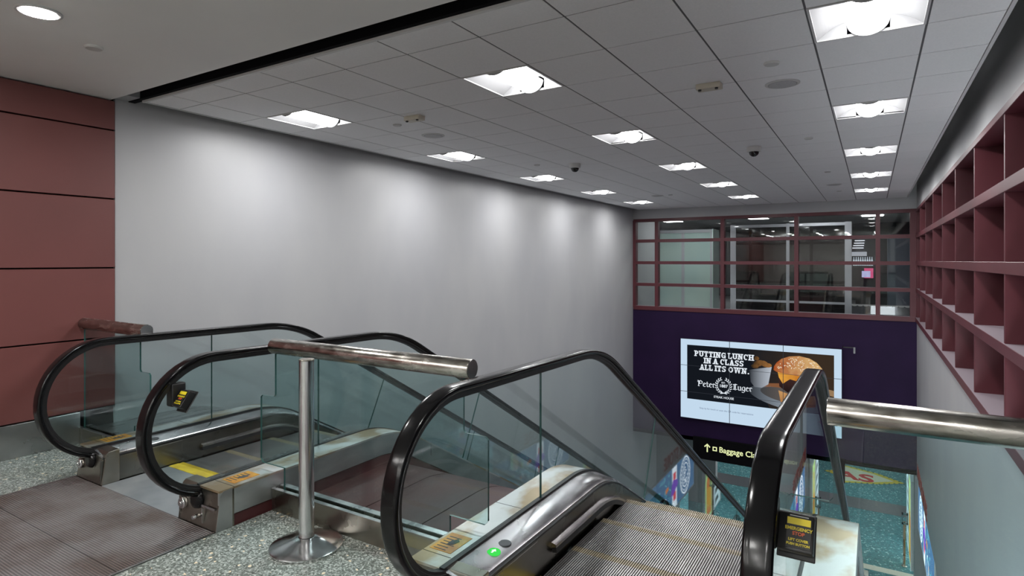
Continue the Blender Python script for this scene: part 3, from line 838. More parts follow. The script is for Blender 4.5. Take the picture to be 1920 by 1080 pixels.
# small ceiling fittings
def disc(x, y, r, label, name, cat, mat, h=0.012, group=None):
    tt = thing(name, label, cat, (x, y, ZC), group)
    nb = MB().lathe([(r, 0.0), (r, -h*0.4), (r*0.86, -h)], (0,0,0), 'z', 32); smooth(obj('plate', nb, mat, tt), 40)
    return tt
M['grille'] = noisy('perforated_speaker_grille', (0.40, 0.40, 0.41), (0.50, 0.50, 0.51), 220, 0.6, detail=0)
G1 = 'small round ceiling covers'
for x, y, r, lb in ((-4.41, 1.88, 0.055, 'small white round cover in the plaster ceiling near the downlight'),
                    (-4.23, 4.61, 0.045, 'small white disc in a tile beside the leftmost beige detector'),
                    (-0.617, 4.574, 0.055, 'white disc beside the near round speaker, right of the beige detector'),
                    (-0.63, 7.60, 0.045, 'small grey disc right of the right dome camera'),
                    (-0.61, 10.63, 0.045, 'small grey disc between the right row lights, far ceiling'),
                    (-0.58, 13.67, 0.045, 'small grey disc farthest down the ceiling on the right'),
                    (-4.23, 7.61, 0.045, 'small pale disc left of the left dome camera'),
                    (-3.70, 12.55, 0.045, 'small pale disc far down the ceiling left of centre')):
    o = disc(x, y, r, lb, 'sprinkler_cover', 'ceiling cover', M['offwhite'], 0.014, G1)
G2 = 'round ceiling speakers'
for x, y, lb in ((-4.245, 5.216, 'round white speaker grille nearest the left wall lights'),
                 (-0.616, 5.155, 'large round grey speaker grille, nearest, on the right of the ceiling'),
                 (-0.61, 12.47, 'round speaker grille far down the right side of the ceiling'),
                 (-4.0, 12.6, 'round speaker grille far down the left side of the ceiling')):
    tt = disc(x, y, 0.130, lb, 'ceiling_speaker', 'speaker', M['offwhite'], 0.008, G2)
    nb = MB().lathe([(0.108, -0.0082), (0.10, -0.0105)], (0,0,0), 'z', 40); obj('grille', nb, M['grille'], tt)
def detector(x, y, lb):
    tt = thing('beam_detector', lb, 'detector', (x, y, ZC), 'beige ceiling detectors')
    nb = MB(); nb.box(-0.095, 0.095, -0.05, 0.05, -0.045, 0.0).bevel(0.006, 2); smooth(obj('housing', nb, M['beige'], tt))
    for sx in (-0.065, 0.065):
        nb = MB().lathe([(0.014, 0.0), (0.012, -0.012)], (sx, -0.035, -0.045), 'z', 14); obj('lens', nb, M['blackplastic'], tt)
detector(-3.84, 4.43, 'beige box detector between the two nearest left lights')
detector(-1.12, 4.86, 'beige box detector on the right half of the ceiling')
def dome(x, y, lb):
    tt = thing('dome_camera', lb, 'security camera', (x, y, ZC), 'dome cameras on the ceiling')
    nb = MB().lathe([(0.085, 0.0), (0.085, -0.03), (0.080, -0.060), (0.066, -0.064)], (0,0,0), 'z', 32); smooth(obj('housing', nb, M['offwhite'], tt), 40)
    nb = MB().lathe([(0.060*math.cos(a), -0.062 - 0.060*math.sin(a)) for a in [PI/2*k/8 for k in range(8)]], (0,0,0), 'z', 28); smooth(obj('dome', nb, M['nightglass'], tt), 60)
dome(-3.718, 7.83, 'dome camera on the ceiling, left one')
dome(-1.261, 7.83, 'dome camera on the ceiling, right one')

# ------------------------------------------------------------------ video wall with the advertisement
VX, VZ, VY = -4.37, -2.62, YB - 0.10
VW, VH = 3.76, 2.09
t = thing('video_wall', 'large lit video wall advertising a burger lunch, on the purple wall', 'display screen', (VX, VY, VZ))
U, V_ = (1,0,0), (0,0,1)
def em(nm, c, s=1.0): return emit(nm, c, s)
paper = em('screen_pale_blue', (0.52, 0.66, 0.80), 1.05)
ink = em('screen_dark', (0.007, 0.009, 0.013))
white = em('screen_white', (0.78, 0.84, 0.90))
nb = MB(); nb.box(0, VW, 0.002, 0.09, 0, VH); obj('cabinet', nb, M['blackplastic'], t)
cols, rows = [0, 1.253, 2.507, VW], [0, 0.697, 1.393, VH]
for i in range(3):
    for j in range(3):
        nb = MB(); nb.box(cols[i]+0.005, cols[i+1]-0.005, -0.004, 0.0, rows[j]+0.004, rows[j+1]-0.004)
        obj('screen_panel', nb, paper, t)
def flat(name, pts, mat, lay, parent=t):
    nb = MB(); nb.prism(pts, (0, -0.004-0.0016*lay, 0), U, V_, (0,1,0), 0.0012); return obj(name, nb, mat, parent)
def ell(cx, cz, rx, rz, n=40, a0=0, a1=360, rot=0):
    out = []
    for k in range(n + (0 if a1-a0 == 360 else 1)):
        a = math.radians(a0 + (a1-a0)*k/n); x, z = rx*math.cos(a), rz*math.sin(a); r = math.radians(rot)
        out.append((cx + x*math.cos(r) - z*math.sin(r), cz + x*math.sin(r) + z*math.cos(r)))
    return out
D0, D1, DZ0, DZ1 = 0.175, 3.60, 0.51, 1.935
flat('picture_area', [(D0,DZ0),(D1,DZ0),(D1,DZ1),(D0,DZ1)], ink, 1)
def gradmat(name, c0, c1, axis, lo, hi, nz=0.0, sc=6.0):
    m = bpy.data.materials.new(name); m.use_nodes = True; nt = m.node_tree; nt.nodes.remove(nt.nodes['Principled BSDF'])
    tc = N(nt, 'ShaderNodeTexCoord'); sx = N(nt, 'ShaderNodeSeparateXYZ'); nt.links.new(tc.outputs['Object'], sx.inputs[0])
    mr = N(nt, 'ShaderNodeMapRange'); mr.inputs[1].default_value = lo; mr.inputs[2].default_value = hi
    nt.links.new(sx.outputs[axis], mr.inputs[0])
    fac = mr.outputs[0]
    if nz:
        no = N(nt, 'ShaderNodeTexNoise'); no.inputs['Scale'].default_value = sc; no.inputs['Detail'].default_value = 5; nt.links.new(tc.outputs['Object'], no.inputs['Vector'])
        mm = N(nt, 'ShaderNodeMath', operation='MULTIPLY_ADD'); mm.inputs[1].default_value = nz; nt.links.new(no.outputs['Fac'], mm.inputs[0])
        s2 = N(nt, 'ShaderNodeMath', operation='SUBTRACT'); s2.inputs[1].default_value = nz/2; nt.links.new(mm.outputs[0], s2.inputs[0])
        nt.links.new(fac, mm.inputs[2]); fac = s2.outputs[0]
    cr = N(nt, 'ShaderNodeValToRGB'); cr.color_ramp.elements[0].color = (*c0,1); cr.color_ramp.elements[1].color = (*c1,1)
    nt.links.new(fac, cr.inputs[0]); e = N(nt, 'ShaderNodeEmission'); e.inputs[1].default_value = 1/EXPO; nt.links.new(cr.outputs[0], e.inputs[0])
    nt.links.new(e.outputs[0], nt.nodes['Material Output'].inputs[0]); return m
flat('picture_backdrop', [(2.2,DZ0),(D1,DZ0),(D1,DZ1),(1.7,DZ1),(1.9,1.2)], gradmat('picture_brown', (0.012,0.013,0.016), (0.040,0.026,0.017), 'X', 1.7, 3.2, 0.3), 2)
flat('picture_table', [(2.1,1.12),(2.5,1.16),(2.5,1.0),(2.05,0.98)], em('picture_wood', (0.22,0.09,0.04)), 3)
flat('picture_table', [(3.3,1.15),(D1,1.10),(D1,0.96),(3.3,1.0)], em('picture_wood_b', (0.30,0.19,0.10)), 3)
flat('picture_plate', ell(2.55, 0.78, 0.85, 0.24, rot=-10)[0:40], gradmat('picture_plate_grey', (0.02,0.024,0.03), (0.26,0.30,0.35), 'X', 1.7, 2.6), 3)
flat('picture_plate_well', ell(2.6, 0.86, 0.62, 0.17, rot=-8), gradmat('picture_plate_dark', (0.04,0.045,0.05), (0.12,0.10,0.09), 'X', 1.9, 2.6), 4)
flat('picture_cup', [(1.73,1.42),(2.25,1.54),(2.17,1.10),(2.02,1.0),(1.85,1.0),(1.76,1.12)], gradmat('picture_cup_white', (0.012,0.016,0.022), (0.44,0.48,0.54), 'X', 1.72, 2.22), 5)
fr = gradmat('picture_fries', (0.03,0.02,0.010), (0.34,0.15,0.045), 'X', 1.75, 2.3, 0.7, 14)
for p in (ell(1.95,1.60,0.13,0.075,16,rot=20), ell(2.08,1.60,0.10,0.07,16,rot=-30), ell(2.16,1.57,0.09,0.055,16), ell(1.90,1.72,0.06,0.05,14), ell(1.86,1.52,0.09,0.05,14)):
    flat('picture_fry', p, fr, 6 if p[0][1] < 1.6 else 5)
flat('picture_patty', [(2.40,1.32),(2.42,1.08),(2.6,0.95),(3.2,0.94),(3.32,1.1),(3.32,1.3)], gradmat('picture_meat', (0.015,0.008,0.008), (0.05,0.022,0.02), 'Z', 0.95, 1.3, 0.5, 20), 6)
flat('picture_bottom_bun', [(2.40,0.98),(2.45,0.70),(2.8,0.60),(3.2,0.66),(3.3,0.95),(2.9,0.88),(2.6,0.92)], gradmat('picture_bottom_bun', (0.34,0.14,0.04), (0.55,0.30,0.12), 'Z', 0.6, 1.0, 0.4, 12), 7)
flat('picture_cheese', [(2.38,1.44),(2.41,1.30),(2.50,1.15),(2.58,1.22),(2.66,1.28),(2.9,1.22),(3.05,1.1),(3.15,1.25),(3.32,1.32),(3.34,1.46)], gradmat('picture_cheese', (0.80,0.40,0.06), (0.50,0.16,0.02), 'X', 2.3, 2.9, 0.6, 9), 8)
flat('picture_bun', [(2.29,1.47),(2.30,1.56),(2.36,1.66),(2.47,1.76),(2.64,1.83),(2.86,1.86),(3.08,1.82),(3.24,1.73),(3.35,1.60),(3.38,1.48),(3.34,1.40),(3.1,1.37),(2.8,1.38),(2.55,1.40),(2.36,1.43)],
     gradmat('picture_bun', (0.36,0.065,0.014), (0.66,0.42,0.18), 'X', 2.3, 3.2, 0.9, 7), 9)
seed = MB(); rs = random.Random(3); k = 0
while k < 95:
    x, z = rs.uniform(2.38, 3.28), rs.uniform(1.5, 1.82)
    if ((x-2.86)/0.50)**2 + ((z-1.46)/0.37)**2 < 1:
        seed.prism(ell(x, z, 0.016, 0.009, 6, rot=rs.uniform(0,180)), (0,-0.0205,0), U, V_, (0,1,0), 0.0008); k += 1
o = obj('picture_sesame_seeds', seed, em('picture_seed', (0.85,0.72,0.55)), t); o['kind'] = 'stuff'
# bezel seams drawn by the panel gaps over the picture
nb = MB()
for x in cols[1:3]: nb.box(x-0.006, x+0.006, -0.0225, -0.0215, 0, VH)
for z in rows[1:3]: nb.box(0, VW, -0.0225, -0.0215, z-0.004, z+0.004)
obj('panel_seam', nb, em('screen_seam', (0.035,0.04,0.05)), t)
# slab-serif headline: bold letters with serif bars
SER = {'P':[(0,0),(0,1)],'U':[(0,1),(1,1)],'T':[(.5,0),(0,.86,'v'),(1,.86,'v')],'I':[(.5,0),(.5,1)],'N':[(0,0),(0,1),(1,1)],'G':[(.8,.45)],'L':[(0,0),(0,1),(1,.12,'v')],
       'H':[(0,0),(0,1),(1,0),(1,1)],'A':[(0,0),(1,0)],'W':[(0,1),(1,1),(.5,1)],'C':[],'S':[],'O':[],'.':[]}
WID = {'P':.60,'U':.68,'T':.62,'I':.30,'N':.70,'G':.70,'L':.56,'C':.66,'H':.70,'A':.70,'S':.60,'O':.74,'W':.98,'.':.26,' ':.22}
def slab_line(s, x0, x1, z, h):
    """letters drawn as thick strokes, widths scaled to fill x0..x1"""
    tot = sum(WID[c] for c in s); k = (x1-x0)/tot; x = x0
    mb = MB(); st = h*0.23
    def bar(a, b, w_=st):
        a, b = Vector((a[0],a[1])), Vector((b[0],b[1])); d = (b-a).normalized(); n = Vector((-d.y, d.x))*w_/2
        mb.prism([tuple(a+n), tuple(b+n), tuple(b-n), tuple(a-n)], (0,-0.022-rs.random()*0.0006,0), U, V_, (0,1,0), 0.001)
    def ser(cx, cz):
        bar((cx-st*1.0, cz), (cx+st*1.0, cz), h*0.17)
    def arc(cx, cz, rx, rz, a0, a1, w_=st):
        n = 12; ro = []; ri = []
        for i in range(n+1):
            a = math.radians(a0+(a1-a0)*i/n); ro.append((cx+(rx)*math.cos(a), cz+(rz)*math.sin(a))); ri.append((cx+(rx-w_)*math.cos(a), cz+(rz-w_*0.72)*math.sin(a)))
        for i in range(n):
            mb.prism([ro[i], ro[i+1], ri[i+1], ri[i]], (0,-0.022,0), U, V_, (0,1,0), 0.001)
    for c in s:
        w_ = WID[c]*k; a, b = x+w_*0.09, x+w_*0.91; l, r = a+st*0.55, b-st*0.55; mid = (a+b)/2; t0, t1 = z, z+h
        zb, zt = z+h*0.08, z+h*0.92
        if c == 'P': bar((l,t0),(l,t1)); ser(l,zb); ser(l-st*.1,zt); arc(l+st*.2, z+h*.68, r+st*.5-l-st*.2, h*.32, -90, 90)
        elif c == 'U': bar((l,z+h*.35),(l,t1)); bar((r,z+h*.35),(r,t1)); arc(mid, z+h*.38, (b-a)/2, h*.38, 180, 360); ser(l,zt); ser(r,zt)
        elif c == 'T': bar((mid,t0),(mid,t1)); bar((a,zt),(b,zt),h*.18); ser(mid,zb); bar((a+st*.25,z+h*.66),(a+st*.25,t1),st*.55); bar((b-st*.25,z+h*.66),(b-st*.25,t1),st*.55)
        elif c == 'I': bar((mid,t0),(mid,t1)); ser(mid,zb); ser(mid,zt)
        elif c == 'N': bar((l,t0),(l,t1),st*.8); bar((r,t0),(r,t1),st*.8); bar((l,t1-st*.3),(r,t0+st*.3),st*1.1); ser(l,zb); ser(r,zt); ser(l-st*.2,zt)
        elif c == 'L': bar((l,t0),(l,t1)); bar((l,zb),(b,zb),h*.18); ser(l,zt); bar((b-st*.25,t0),(b-st*.25,z+h*.36),st*.55)
        elif c == 'H': bar((l,t0),(l,t1)); bar((r,t0),(r,t1)); bar((l,z+h*.5),(r,z+h*.5),h*.17); [ser(q,e) for q in (l,r) for e in (zb,zt)]
        elif c == 'A': bar((a+st*.5,t0),(mid,t1),st*.85); bar((b-st*.5,t0),(mid,t1)); bar((l,z+h*.32),(r,z+h*.32),h*.14); ser(a+st*.5,zb); ser(b-st*.5,zb)
        elif c in 'CGO': arc(mid, z+h*.5, (b-a)/2, h*.5, 45 if c != 'O' else 0, 315 if c != 'O' else 360); (bar((b-st*.35,z+h*.62),(b-st*.35,z+h*.98),st*.5) if c != 'O' else None); (bar((mid,z+h*.44),(b,z+h*.44),h*.16), bar((b-st*.45,t0),(b-st*.45,z+h*.46),st*.8)) if c == 'G' else None
        elif c == 'S': arc(mid, z+h*.72, (b-a)/2, h*.29, 20, 270); arc(mid, z+h*.29, (b-a)/2, h*.29, -160, 90); bar((a+st*.2,t0),(a+st*.2,z+h*.3),st*.45); bar((b-st*.2,z+h*.7),(b-st*.2,t1),st*.45)
        elif c == 'W': q=(b-a)/4; bar((a+st*.4,t1),(a+q,t0),st*.85); bar((a+q,t0),(mid,t1),st*.7); bar((mid,t1),(b-q,t0),st*.85); bar((b-q,t0),(b-st*.4,t1),st*.7); ser(a+st*.4,zt); ser(mid,zt); ser(b-st*.4,zt)
        elif c == '.': bar((l-st*.1,z+st*.45),(l+st*.9,z+st*.45),st*.9)
        x += w_
    return mb
o = obj('headline_text', slab_line('PUTTING LUNCH', 0.37, 1.84, 1.655, 0.145), white, t)
obj('headline_text', slab_line('IN A CLASS', 0.61, 1.60, 1.485, 0.145), white, t)
obj('headline_text', slab_line('ALL ITS OWN.', 0.50, 1.72, 1.305, 0.145), white, t)
# blackletter name: broken strokes of a slanted pen
BL = {'P':([[(0.1,0.1),(0.3,0.0)],[(.2,.05),(.2,.9),(.05,1.0)],[(.2,.85),(.5,1.0),(.8,.8),(.75,.55),(.5,.42),(.3,.45)],[(0,.75),(.15,.85)],[(.36,.95),(.36,.4)]],.85),
      'e':([[(.5,.05),(.3,0),(.12,.12),(.12,.5),(.32,.64),(.5,.5),(.14,.3)]],.56),
      't':([[(.2,.85),(.2,.12),(.32,0),(.45,.08)],[(.03,.6),(.42,.6)]],.46),
      'r':([[(.05,.52),(.18,.62),(.18,.1),(.3,.02)],[(.18,.5),(.34,.64),(.46,.52)]],.46),
      'L':([[(.75,.15),(.5,.0),(.2,.1),(.1,.0)],[(.3,.08),(.3,.85),(.5,1.0),(.75,.88)],[(.1,.85),(.3,.95)],[(.5,.9),(.5,.15)]],.80),
      'u':([[(.05,.55),(.15,.64),(.15,.12),(.3,0),(.48,.12)],[(.40,.6),(.50,.62),(.50,.1),(.6,.0)]],.64),
      'g':([[(.5,.62),(.3,.64),(.12,.5),(.12,.15),(.28,.02),(.48,.12)],[(.5,.62),(.5,-.15),(.32,-.32),(.08,-.24)]],.60)}
def black_line(s, x0, x1, z, h):
    tot = sum(BL[c][1] for c in s); k = (x1-x0)/tot; x = x0; mb = MB(); pw = h*0.085
    for c in s:
        for stroke in BL[c][0]:
            for a, b in zip(stroke, stroke[1:]):
                ax, az, bx, bz = x+a[0]*k, z+a[1]*h, x+b[0]*k, z+b[1]*h
                d = Vector((bx-ax, bz-az)); 
                if d.length < 1e-6: continue
                d.normalize(); ext = d*pw*0.25; nib = Vector((pw*.75, pw*.35)) if abs(d.x*.42-d.y*.9) > 0.25 else Vector((d.y, -d.x))*pw*.45
                A = Vector((ax, az))-ext; B = Vector((bx, bz))+ext
                mb.prism([tuple(A+nib), tuple(B+nib), tuple(B-nib), tuple(A-nib)], (0,-0.022-rs.random()*0.0006,0), U, V_, (0,1,0), 0.001)
        x += BL[c][1]*k
    return mb
obj('logo_name', black_line('Peter', 0.45, 0.89, 0.875, 0.15), white, t)
obj('logo_name', black_line('Luger', 1.32, 1.79, 0.875, 0.15), white, t)
# laurel wreath
mb = MB()
for sgn in (-1, 1):
    for k in range(9):
        a = math.radians(-72 + 140*k/8); cx, cz = 1.105 + sgn*0.175*math.cos(a), 0.945 + 0.185*math.sin(a)
        for io in (-1, 1):
            rot = math.degrees(a) + 90 - io*38
            pr = ell(0, 0, 0.030, 0.0105, 10, rot=rot)
            off_x = math.cos(a)*0.020*io
            pts = [(cx + sgn*(p[0] + off_x), cz + p[1] + math.sin(a)*0.020*io) for p in pr]
            mb.prism(pts if sgn > 0 else pts[::-1], (0,-0.022-0.0003*((k+io) % 2),0), U, V_, (0,1,0), 0.001)
mb.prism([(1.02,0.75),(1.05,0.735),(1.19,0.77),(1.19,0.785)], (0,-0.0229,0), U, V_, (0,1,0), 0.001)
mb.prism([(1.19,0.735),(1.20,0.75),(1.03,0.785),(1.02,0.77)], (0,-0.0232,0), U, V_, (0,1,0), 0.001)
obj('wreath', mb, white, t)
text_obj('wreath_text', '1887', 0.105, (1.105, -0.022, 0.905), U, V_, white, t, 0.001, 0.002, 'CENTER')
text_obj('wreath_text', 'EST.', 0.058, (1.105, -0.022, 1.005), U, V_, white, t, 0.001, 0.0005, 'CENTER')
text_obj('logo_caption', 'STEAK HOUSE', 0.078, (1.11, -0.022, 0.615), U, V_, white, t, 0.001, 0.001, 'CENTER')
text_obj('small_print', 'Stop by for lunch or scan the QR code for reservations', 0.060, (0.50, -0.022, 0.285), U, V_, em('screen_print_grey', (0.12,0.17,0.26)), t, 0.001, 0.0, 'LEFT', sx=0.98)
flat('round_logo', ell(3.36, 0.33, 0.05, 0.045, 20), em('screen_logo_red', (0.55,0.03,0.12)), 10)
flat('round_logo_center', ell(3.36, 0.33, 0.022, 0.02, 14), em('screen_logo_pink', (0.75,0.30,0.40)), 11)
flat('logo_tail', [(3.26,0.325),(3.31,0.345),(3.31,0.315)], em('screen_logo_red2', (0.55,0.03,0.12)), 10)
# bracket beside the screen
t = thing('wall_bracket', 'small black bracket at the top right corner of the video wall', 'bracket', (-0.60, YB-0.0, -0.47))
nb = MB(); nb.box(0.0, 0.26, -0.15, -0.13, -0.012, 0.012); nb.box(0.0, 0.02, -0.15, 0.0, -0.012, 0.012); obj('arm', nb, M['blackplastic'], t)
nb = MB(); nb.box(0.225, 0.265, -0.18, -0.13, -0.13, 0.012).bevel(0.005, 1); obj('sensor_head', nb, M['grey'], t)

# ------------------------------------------------------------------ overhead wayfinding sign
t = thing('overhead_sign', 'black hanging sign with pale yellow Baggage Claim lettering', 'sign', (-4.05, YB-0.08, -3.66))
nb = MB(); nb.box(0, 3.50, 0.0, 0.07, 0.0, 0.56).bevel(0.004, 1); obj('sign_box', nb, M['black'], t)
ys = em('lit_yellow_lettering', (0.86, 0.93, 0.48), 0.95)
nb = MB(); nb.prism([(-.016,-.11),(.016,-.11),(.016,.055),(.06,.01),(.08,.032),(0,.11),(-.08,.032),(-.06,.01),(-.016,.055)], (0.37, -0.003, 0.315), U, V_, (0,1,0), 0.002)
obj('arrow', nb, ys, t)
nb = MB()
for a, b, c, d in ((-.055,.055,.03,.055),(-.055,.055,-.055,-.03),(-.055,-.03,-.03,.03),(.03,.055,-.03,.03)): nb.box(.56+a, .56+b, -0.003, 0.0, .315+c, .315+d)
obj('pictogram', nb, ys, t)
text_obj('lettering', 'Baggage Claim', 0.200, (0.665, -0.003, 0.250), U, V_, ys, t, 0.002, 0.003, sx=0.93)
text_obj('lettering', 'Liquor Store', 0.175, (2.09, -0.003, 0.250), U, V_, ys, t, 0.002, 0.002, sx=0.93)

# ------------------------------------------------------------------ lower level: lettering and lit showcases on the right wall
t = thing('wall_lettering', 'dark red store lettering on the right wall above the lit showcases', 'sign', (XR-0.004, 12.6, -3.2))
text_obj('lettering', 'LIQUOR STORE', 0.40, (0.0, 3.0, 0.03), (0,-1,0), (0,0,1), M['redtext'], t, 0.01, 0.006, sx=0.95)
def lightbox(name, label, x, y0, y1, z0, z1, base, group):
    tt = thing(name, label, 'lightbox', (x, y0, z0), group)
    nb = MB(); nb.box(0.0, 0.16, 0, y1-y0, 0, z1-z0); obj('cabinet', nb, M['grey'], tt)
    nb = MB(); nb.box(-0.004, 0.0, 0.03, y1-y0-0.03, 0.03, z1-z0-0.03); obj('poster_face', nb, base, tt)
    nb = MB()
    for a, b, c, d in ((0, y1-y0, 0, .03), (0, y1-y0, z1-z0-.03, z1-z0), (0, .03, .03, z1-z0-.03), (y1-y0-.03, y1-y0, .03, z1-z0-.03)): nb.box(-0.012, 0.0, a, b, c, d)
    obj('frame', nb, M['whitetrim'], tt)
    return tt
GL = 'lit poster showcases on the lower level'
def yz(tt, name, pts, mat, lay=1):
    nb = MB(); nb.prism(pts, (-0.004-0.002*lay, 0, 0), (0,1,0), (0,0,1), (1,0,0), 0.0015); return obj(name, nb, mat, tt)
b1 = em('lightbox_blue', (0.10, 0.22, 0.42), 1.3); wv = em('lightbox_white', (0.80, 0.90, 1.0), 1.9); rd = em('lightbox_red', (0.85, 0.08, 0.12), 1.4)
vi = em('lightbox_violet', (0.22, 0.08, 0.62), 1.4); orr = em('lightbox_orange', (0.90, 0.28, 0.05), 1.4); cyn = em('lightbox_cyan', (0.20, 0.65, 0.75), 1.3)
t = lightbox('poster_showcase', 'wide lit blue showcase with a round emblem low on the right wall', XR+0.02, 11.6, 15.6, -4.30, ZSOF-0.04, b1, GL)
def ring(cy_, cz_, r, w_, n=28, a0=0, a1=360):
    out = MB()
    for k in range(n):
        a, b = math.radians(a0+(a1-a0)*k/n), math.radians(a0+(a1-a0)*(k+1)/n)
        out.prism([(cy_+r*math.cos(a), cz_+r*math.sin(a)), (cy_+r*math.cos(b), cz_+r*math.sin(b)), (cy_+(r-w_)*math.cos(b), cz_+(r-w_)*math.sin(b)), (cy_+(r-w_)*math.cos(a), cz_+(r-w_)*math.sin(a))], (-0.008,0,0), (0,1,0), (0,0,1), (1,0,0), 0.0015)
    return out
obj('emblem_ring', ring(3.15, 0.52, 0.46, 0.04), wv, t); obj('emblem_ring', ring(3.15, 0.52, 0.30, 0.03), wv, t)
mb = MB()
for k in range(24):
    a = 2*PI*k/24; mb.prism(ell(3.15+0.37*math.cos(a), 0.52+0.37*math.sin(a), 0.022, 0.03, 6), (-0.008,0,0), (0,1,0), (0,0,1), (1,0,0), 0.0015)
for k in range(26):
    a, r_ = rs.uniform(0, 2*PI), rs.uniform(0.02, 0.22); mb.prism(ell(3.15+r_*math.cos(a), 0.52+r_*math.sin(a), 0.05, 0.016, 7, rot=rs.uniform(0,180)), (-0.008,0,0), (0,1,0), (0,0,1), (1,0,0), 0.0015)
obj('emblem_pattern', mb, wv, t)
yz(t, 'white_band', [(2.05,0.03),(2.42,0.03),(2.42,0.98),(2.05,0.98)], wv)
yz(t, 'red_patch', [(2.12,0.68),(2.34,0.68),(2.34,0.85),(2.12,0.85)], rd, 2); yz(t, 'red_patch', [(2.12,0.20),(2.34,0.20),(2.34,0.40),(2.12,0.40)], rd, 2)
yz(t, 'violet_patch', [(1.92,0.32),(2.2,0.38),(2.52,0.52),(2.44,0.64),(2.1,0.70),(1.98,0.55)], vi, 3)
mb = MB()
for k in range(34): mb.prism(ell(rs.uniform(0.5,1.9), rs.uniform(0.2,0.95), 0.06, 0.02, 7, rot=rs.uniform(0,180)), (-0.008,0,0), (0,1,0), (0,0,1), (1,0,0), 0.0015)
obj('poster_pattern', mb, cyn, t)
obj('wheel_ring', ring(1.45, 0.28, 0.20, 0.025), wv, t)
yz(t, 'orange_patch', [(1.55,0.55),(1.75,0.6),(1.72,0.68),(1.52,0.64)], orr, 2); yz(t, 'orange_patch', [(1.1,0.25),(1.25,0.32),(1.2,0.4)], orr, 2)
gr_ = em('lightbox_green', (0.45, 0.72, 0.30), 1.3)
t = lightbox('poster_showcase', 'tall lit green showcase with an orange bottle, beyond the purple wall', 0.76, 16.35, 17.20, ZLOW+0.1, -3.55, gr_, GL)
yz(t, 'orange_bottle', [(0.2,0.1),(0.72,0.1),(0.72,1.05),(0.54,1.25),(0.54,1.75),(0.40,1.75),(0.40,1.25),(0.2,1.05)], gradmat('bottle_orange', (0.70,0.24,0.03), (0.80,0.30,0.10), 'Z', 0, 1.8, 0.4), 1)
yz(t, 'bottle_label', [(0.24,0.3),(0.68,0.3),(0.68,0.85),(0.24,0.85)], em('bottle_label_ochre', (0.75,0.45,0.06)), 2)
t = lightbox('poster_showcase', 'tall lit white and black showcase behind the green one', 0.76, 17.40, 18.25, ZLOW+0.1, -3.45, em('lightbox_pale', (0.55,0.78,0.85), 1.3), GL)
for k in range(7):
    z0_ = 0.1 + k*0.28; yz(t, 'dark_patch', [(0.15,z0_),(0.6,z0_+0.08),(0.5,z0_+0.2),(0.2,z0_+0.16)], M['blackplastic'], 1)
# small chrome barrier on the lower floor
t = thing('chrome_barrier', 'slim chrome barrier post on the teal carpet below', 'barrier', (0.64, 16.75, ZLOW))
nb = MB().lathe([(0.06,0.0),(0.06,0.01),(0.026,0.014),(0.026,1.06)], (0,0,0), 'z', 16); obj('post', nb, M['steel_dark'], t)
nb = MB(); nb.box(-0.05, -0.02, -0.03, 0.03, 1.0, 1.26); nb.box(0.05, 0.08, -0.03, 0.03, 1.0, 1.26); nb.box(-0.05, 0.08, -0.03, 0.03, 1.22, 1.26); nb.box(-0.05, 0.08, -0.03, 0.03, 1.0, 1.04); obj('head_loop', nb, M['chrome'], t)
# carpet emblem seen under the purple wall
t = thing('carpet_emblem', 'white pointed carpet emblem with gold dashed border and red letters', 'floor emblem', (-1.3, 22.9, ZLOW))
CR = plain('carpet_cream', (0.52, 0.55, 0.42), 0.9); CG = plain('carpet_gold', (0.50, 0.42, 0.04), 0.9); CD = plain('carpet_red', (0.42, 0.03, 0.03), 0.9)
def almond(s):
    return [(-2.2*s,0),(-1.5*s,.72*s),(-.5*s,1.0*s),(.5*s,1.0*s),(1.5*s,.62*s),(2.2*s,0.05),(1.5*s,-.45*s),(.5*s,-.85*s),(-.5*s,-.85*s),(-1.5*s,-.6*s)]
nb = MB().prism(almond(1.0), (0,0,0.004), (1,0,0), (0,1,0), (0,0,1), 0.004); obj('gold_border', nb, CG, t)
nb = MB().prism(almond(0.86), (0,0,0.009), (1,0,0), (0,1,0), (0,0,1), 0.003); obj('cream_field', nb, CR, t)
text_obj('lettering', 'VEGAS', 1.02, (-1.62, -0.42, 0.014), (1,0,0), (0,1,0), CD, t, 0.004, 0.03, sx=0.98)
nb = MB()
al = almond(0.99)
for i in range(len(al)):
    a, b = Vector(al[i]), Vector(al[(i+1) % len(al)]); m_ = max(1, int((b-a).length/0.16))
    for k in range(m_):
        p = a + (b-a)*(k/m_); nb.box(p.x-0.02, p.x+0.03, p.y-0.05, p.y+0.05, 0.008, 0.0125)
obj('border_dashes', nb, plain('carpet_dash', (0.10, 0.16, 0.10), 0.9), t)
# lower hall ceiling lights (above the picture, behind the purple wall)
def arealight(name, loc, sx_, sy_, power, col=(1,1,1)):
    d = bpy.data.lights.new(name, 'AREA'); d.shape = 'RECTANGLE'; d.size = sx_; d.size_y = sy_; d.energy = power; d.color = col
    o = bpy.data.objects.new(name, d); COL.objects.link(o); o.location = loc; return o
k = 0
for yy in (18.0, 21.5, 25.5, 30.0):
    for xx in (-6.5, -2.6, 0.2):
        tt = thing('lower_ceiling_light', 'flat lit panel in the lower hall ceiling, hidden behind the purple wall', 'ceiling light', (xx, yy, ZSOF), 'lower hall ceiling panels')
        nb = MB(); nb.box(-0.3, 0.3, -0.3, 0.3, -0.012, 0.0); obj('panel', nb, em('panel_light', (1,1,1), 22.0) if k == 0 else bpy.data.materials['panel_light'], tt); k += 1

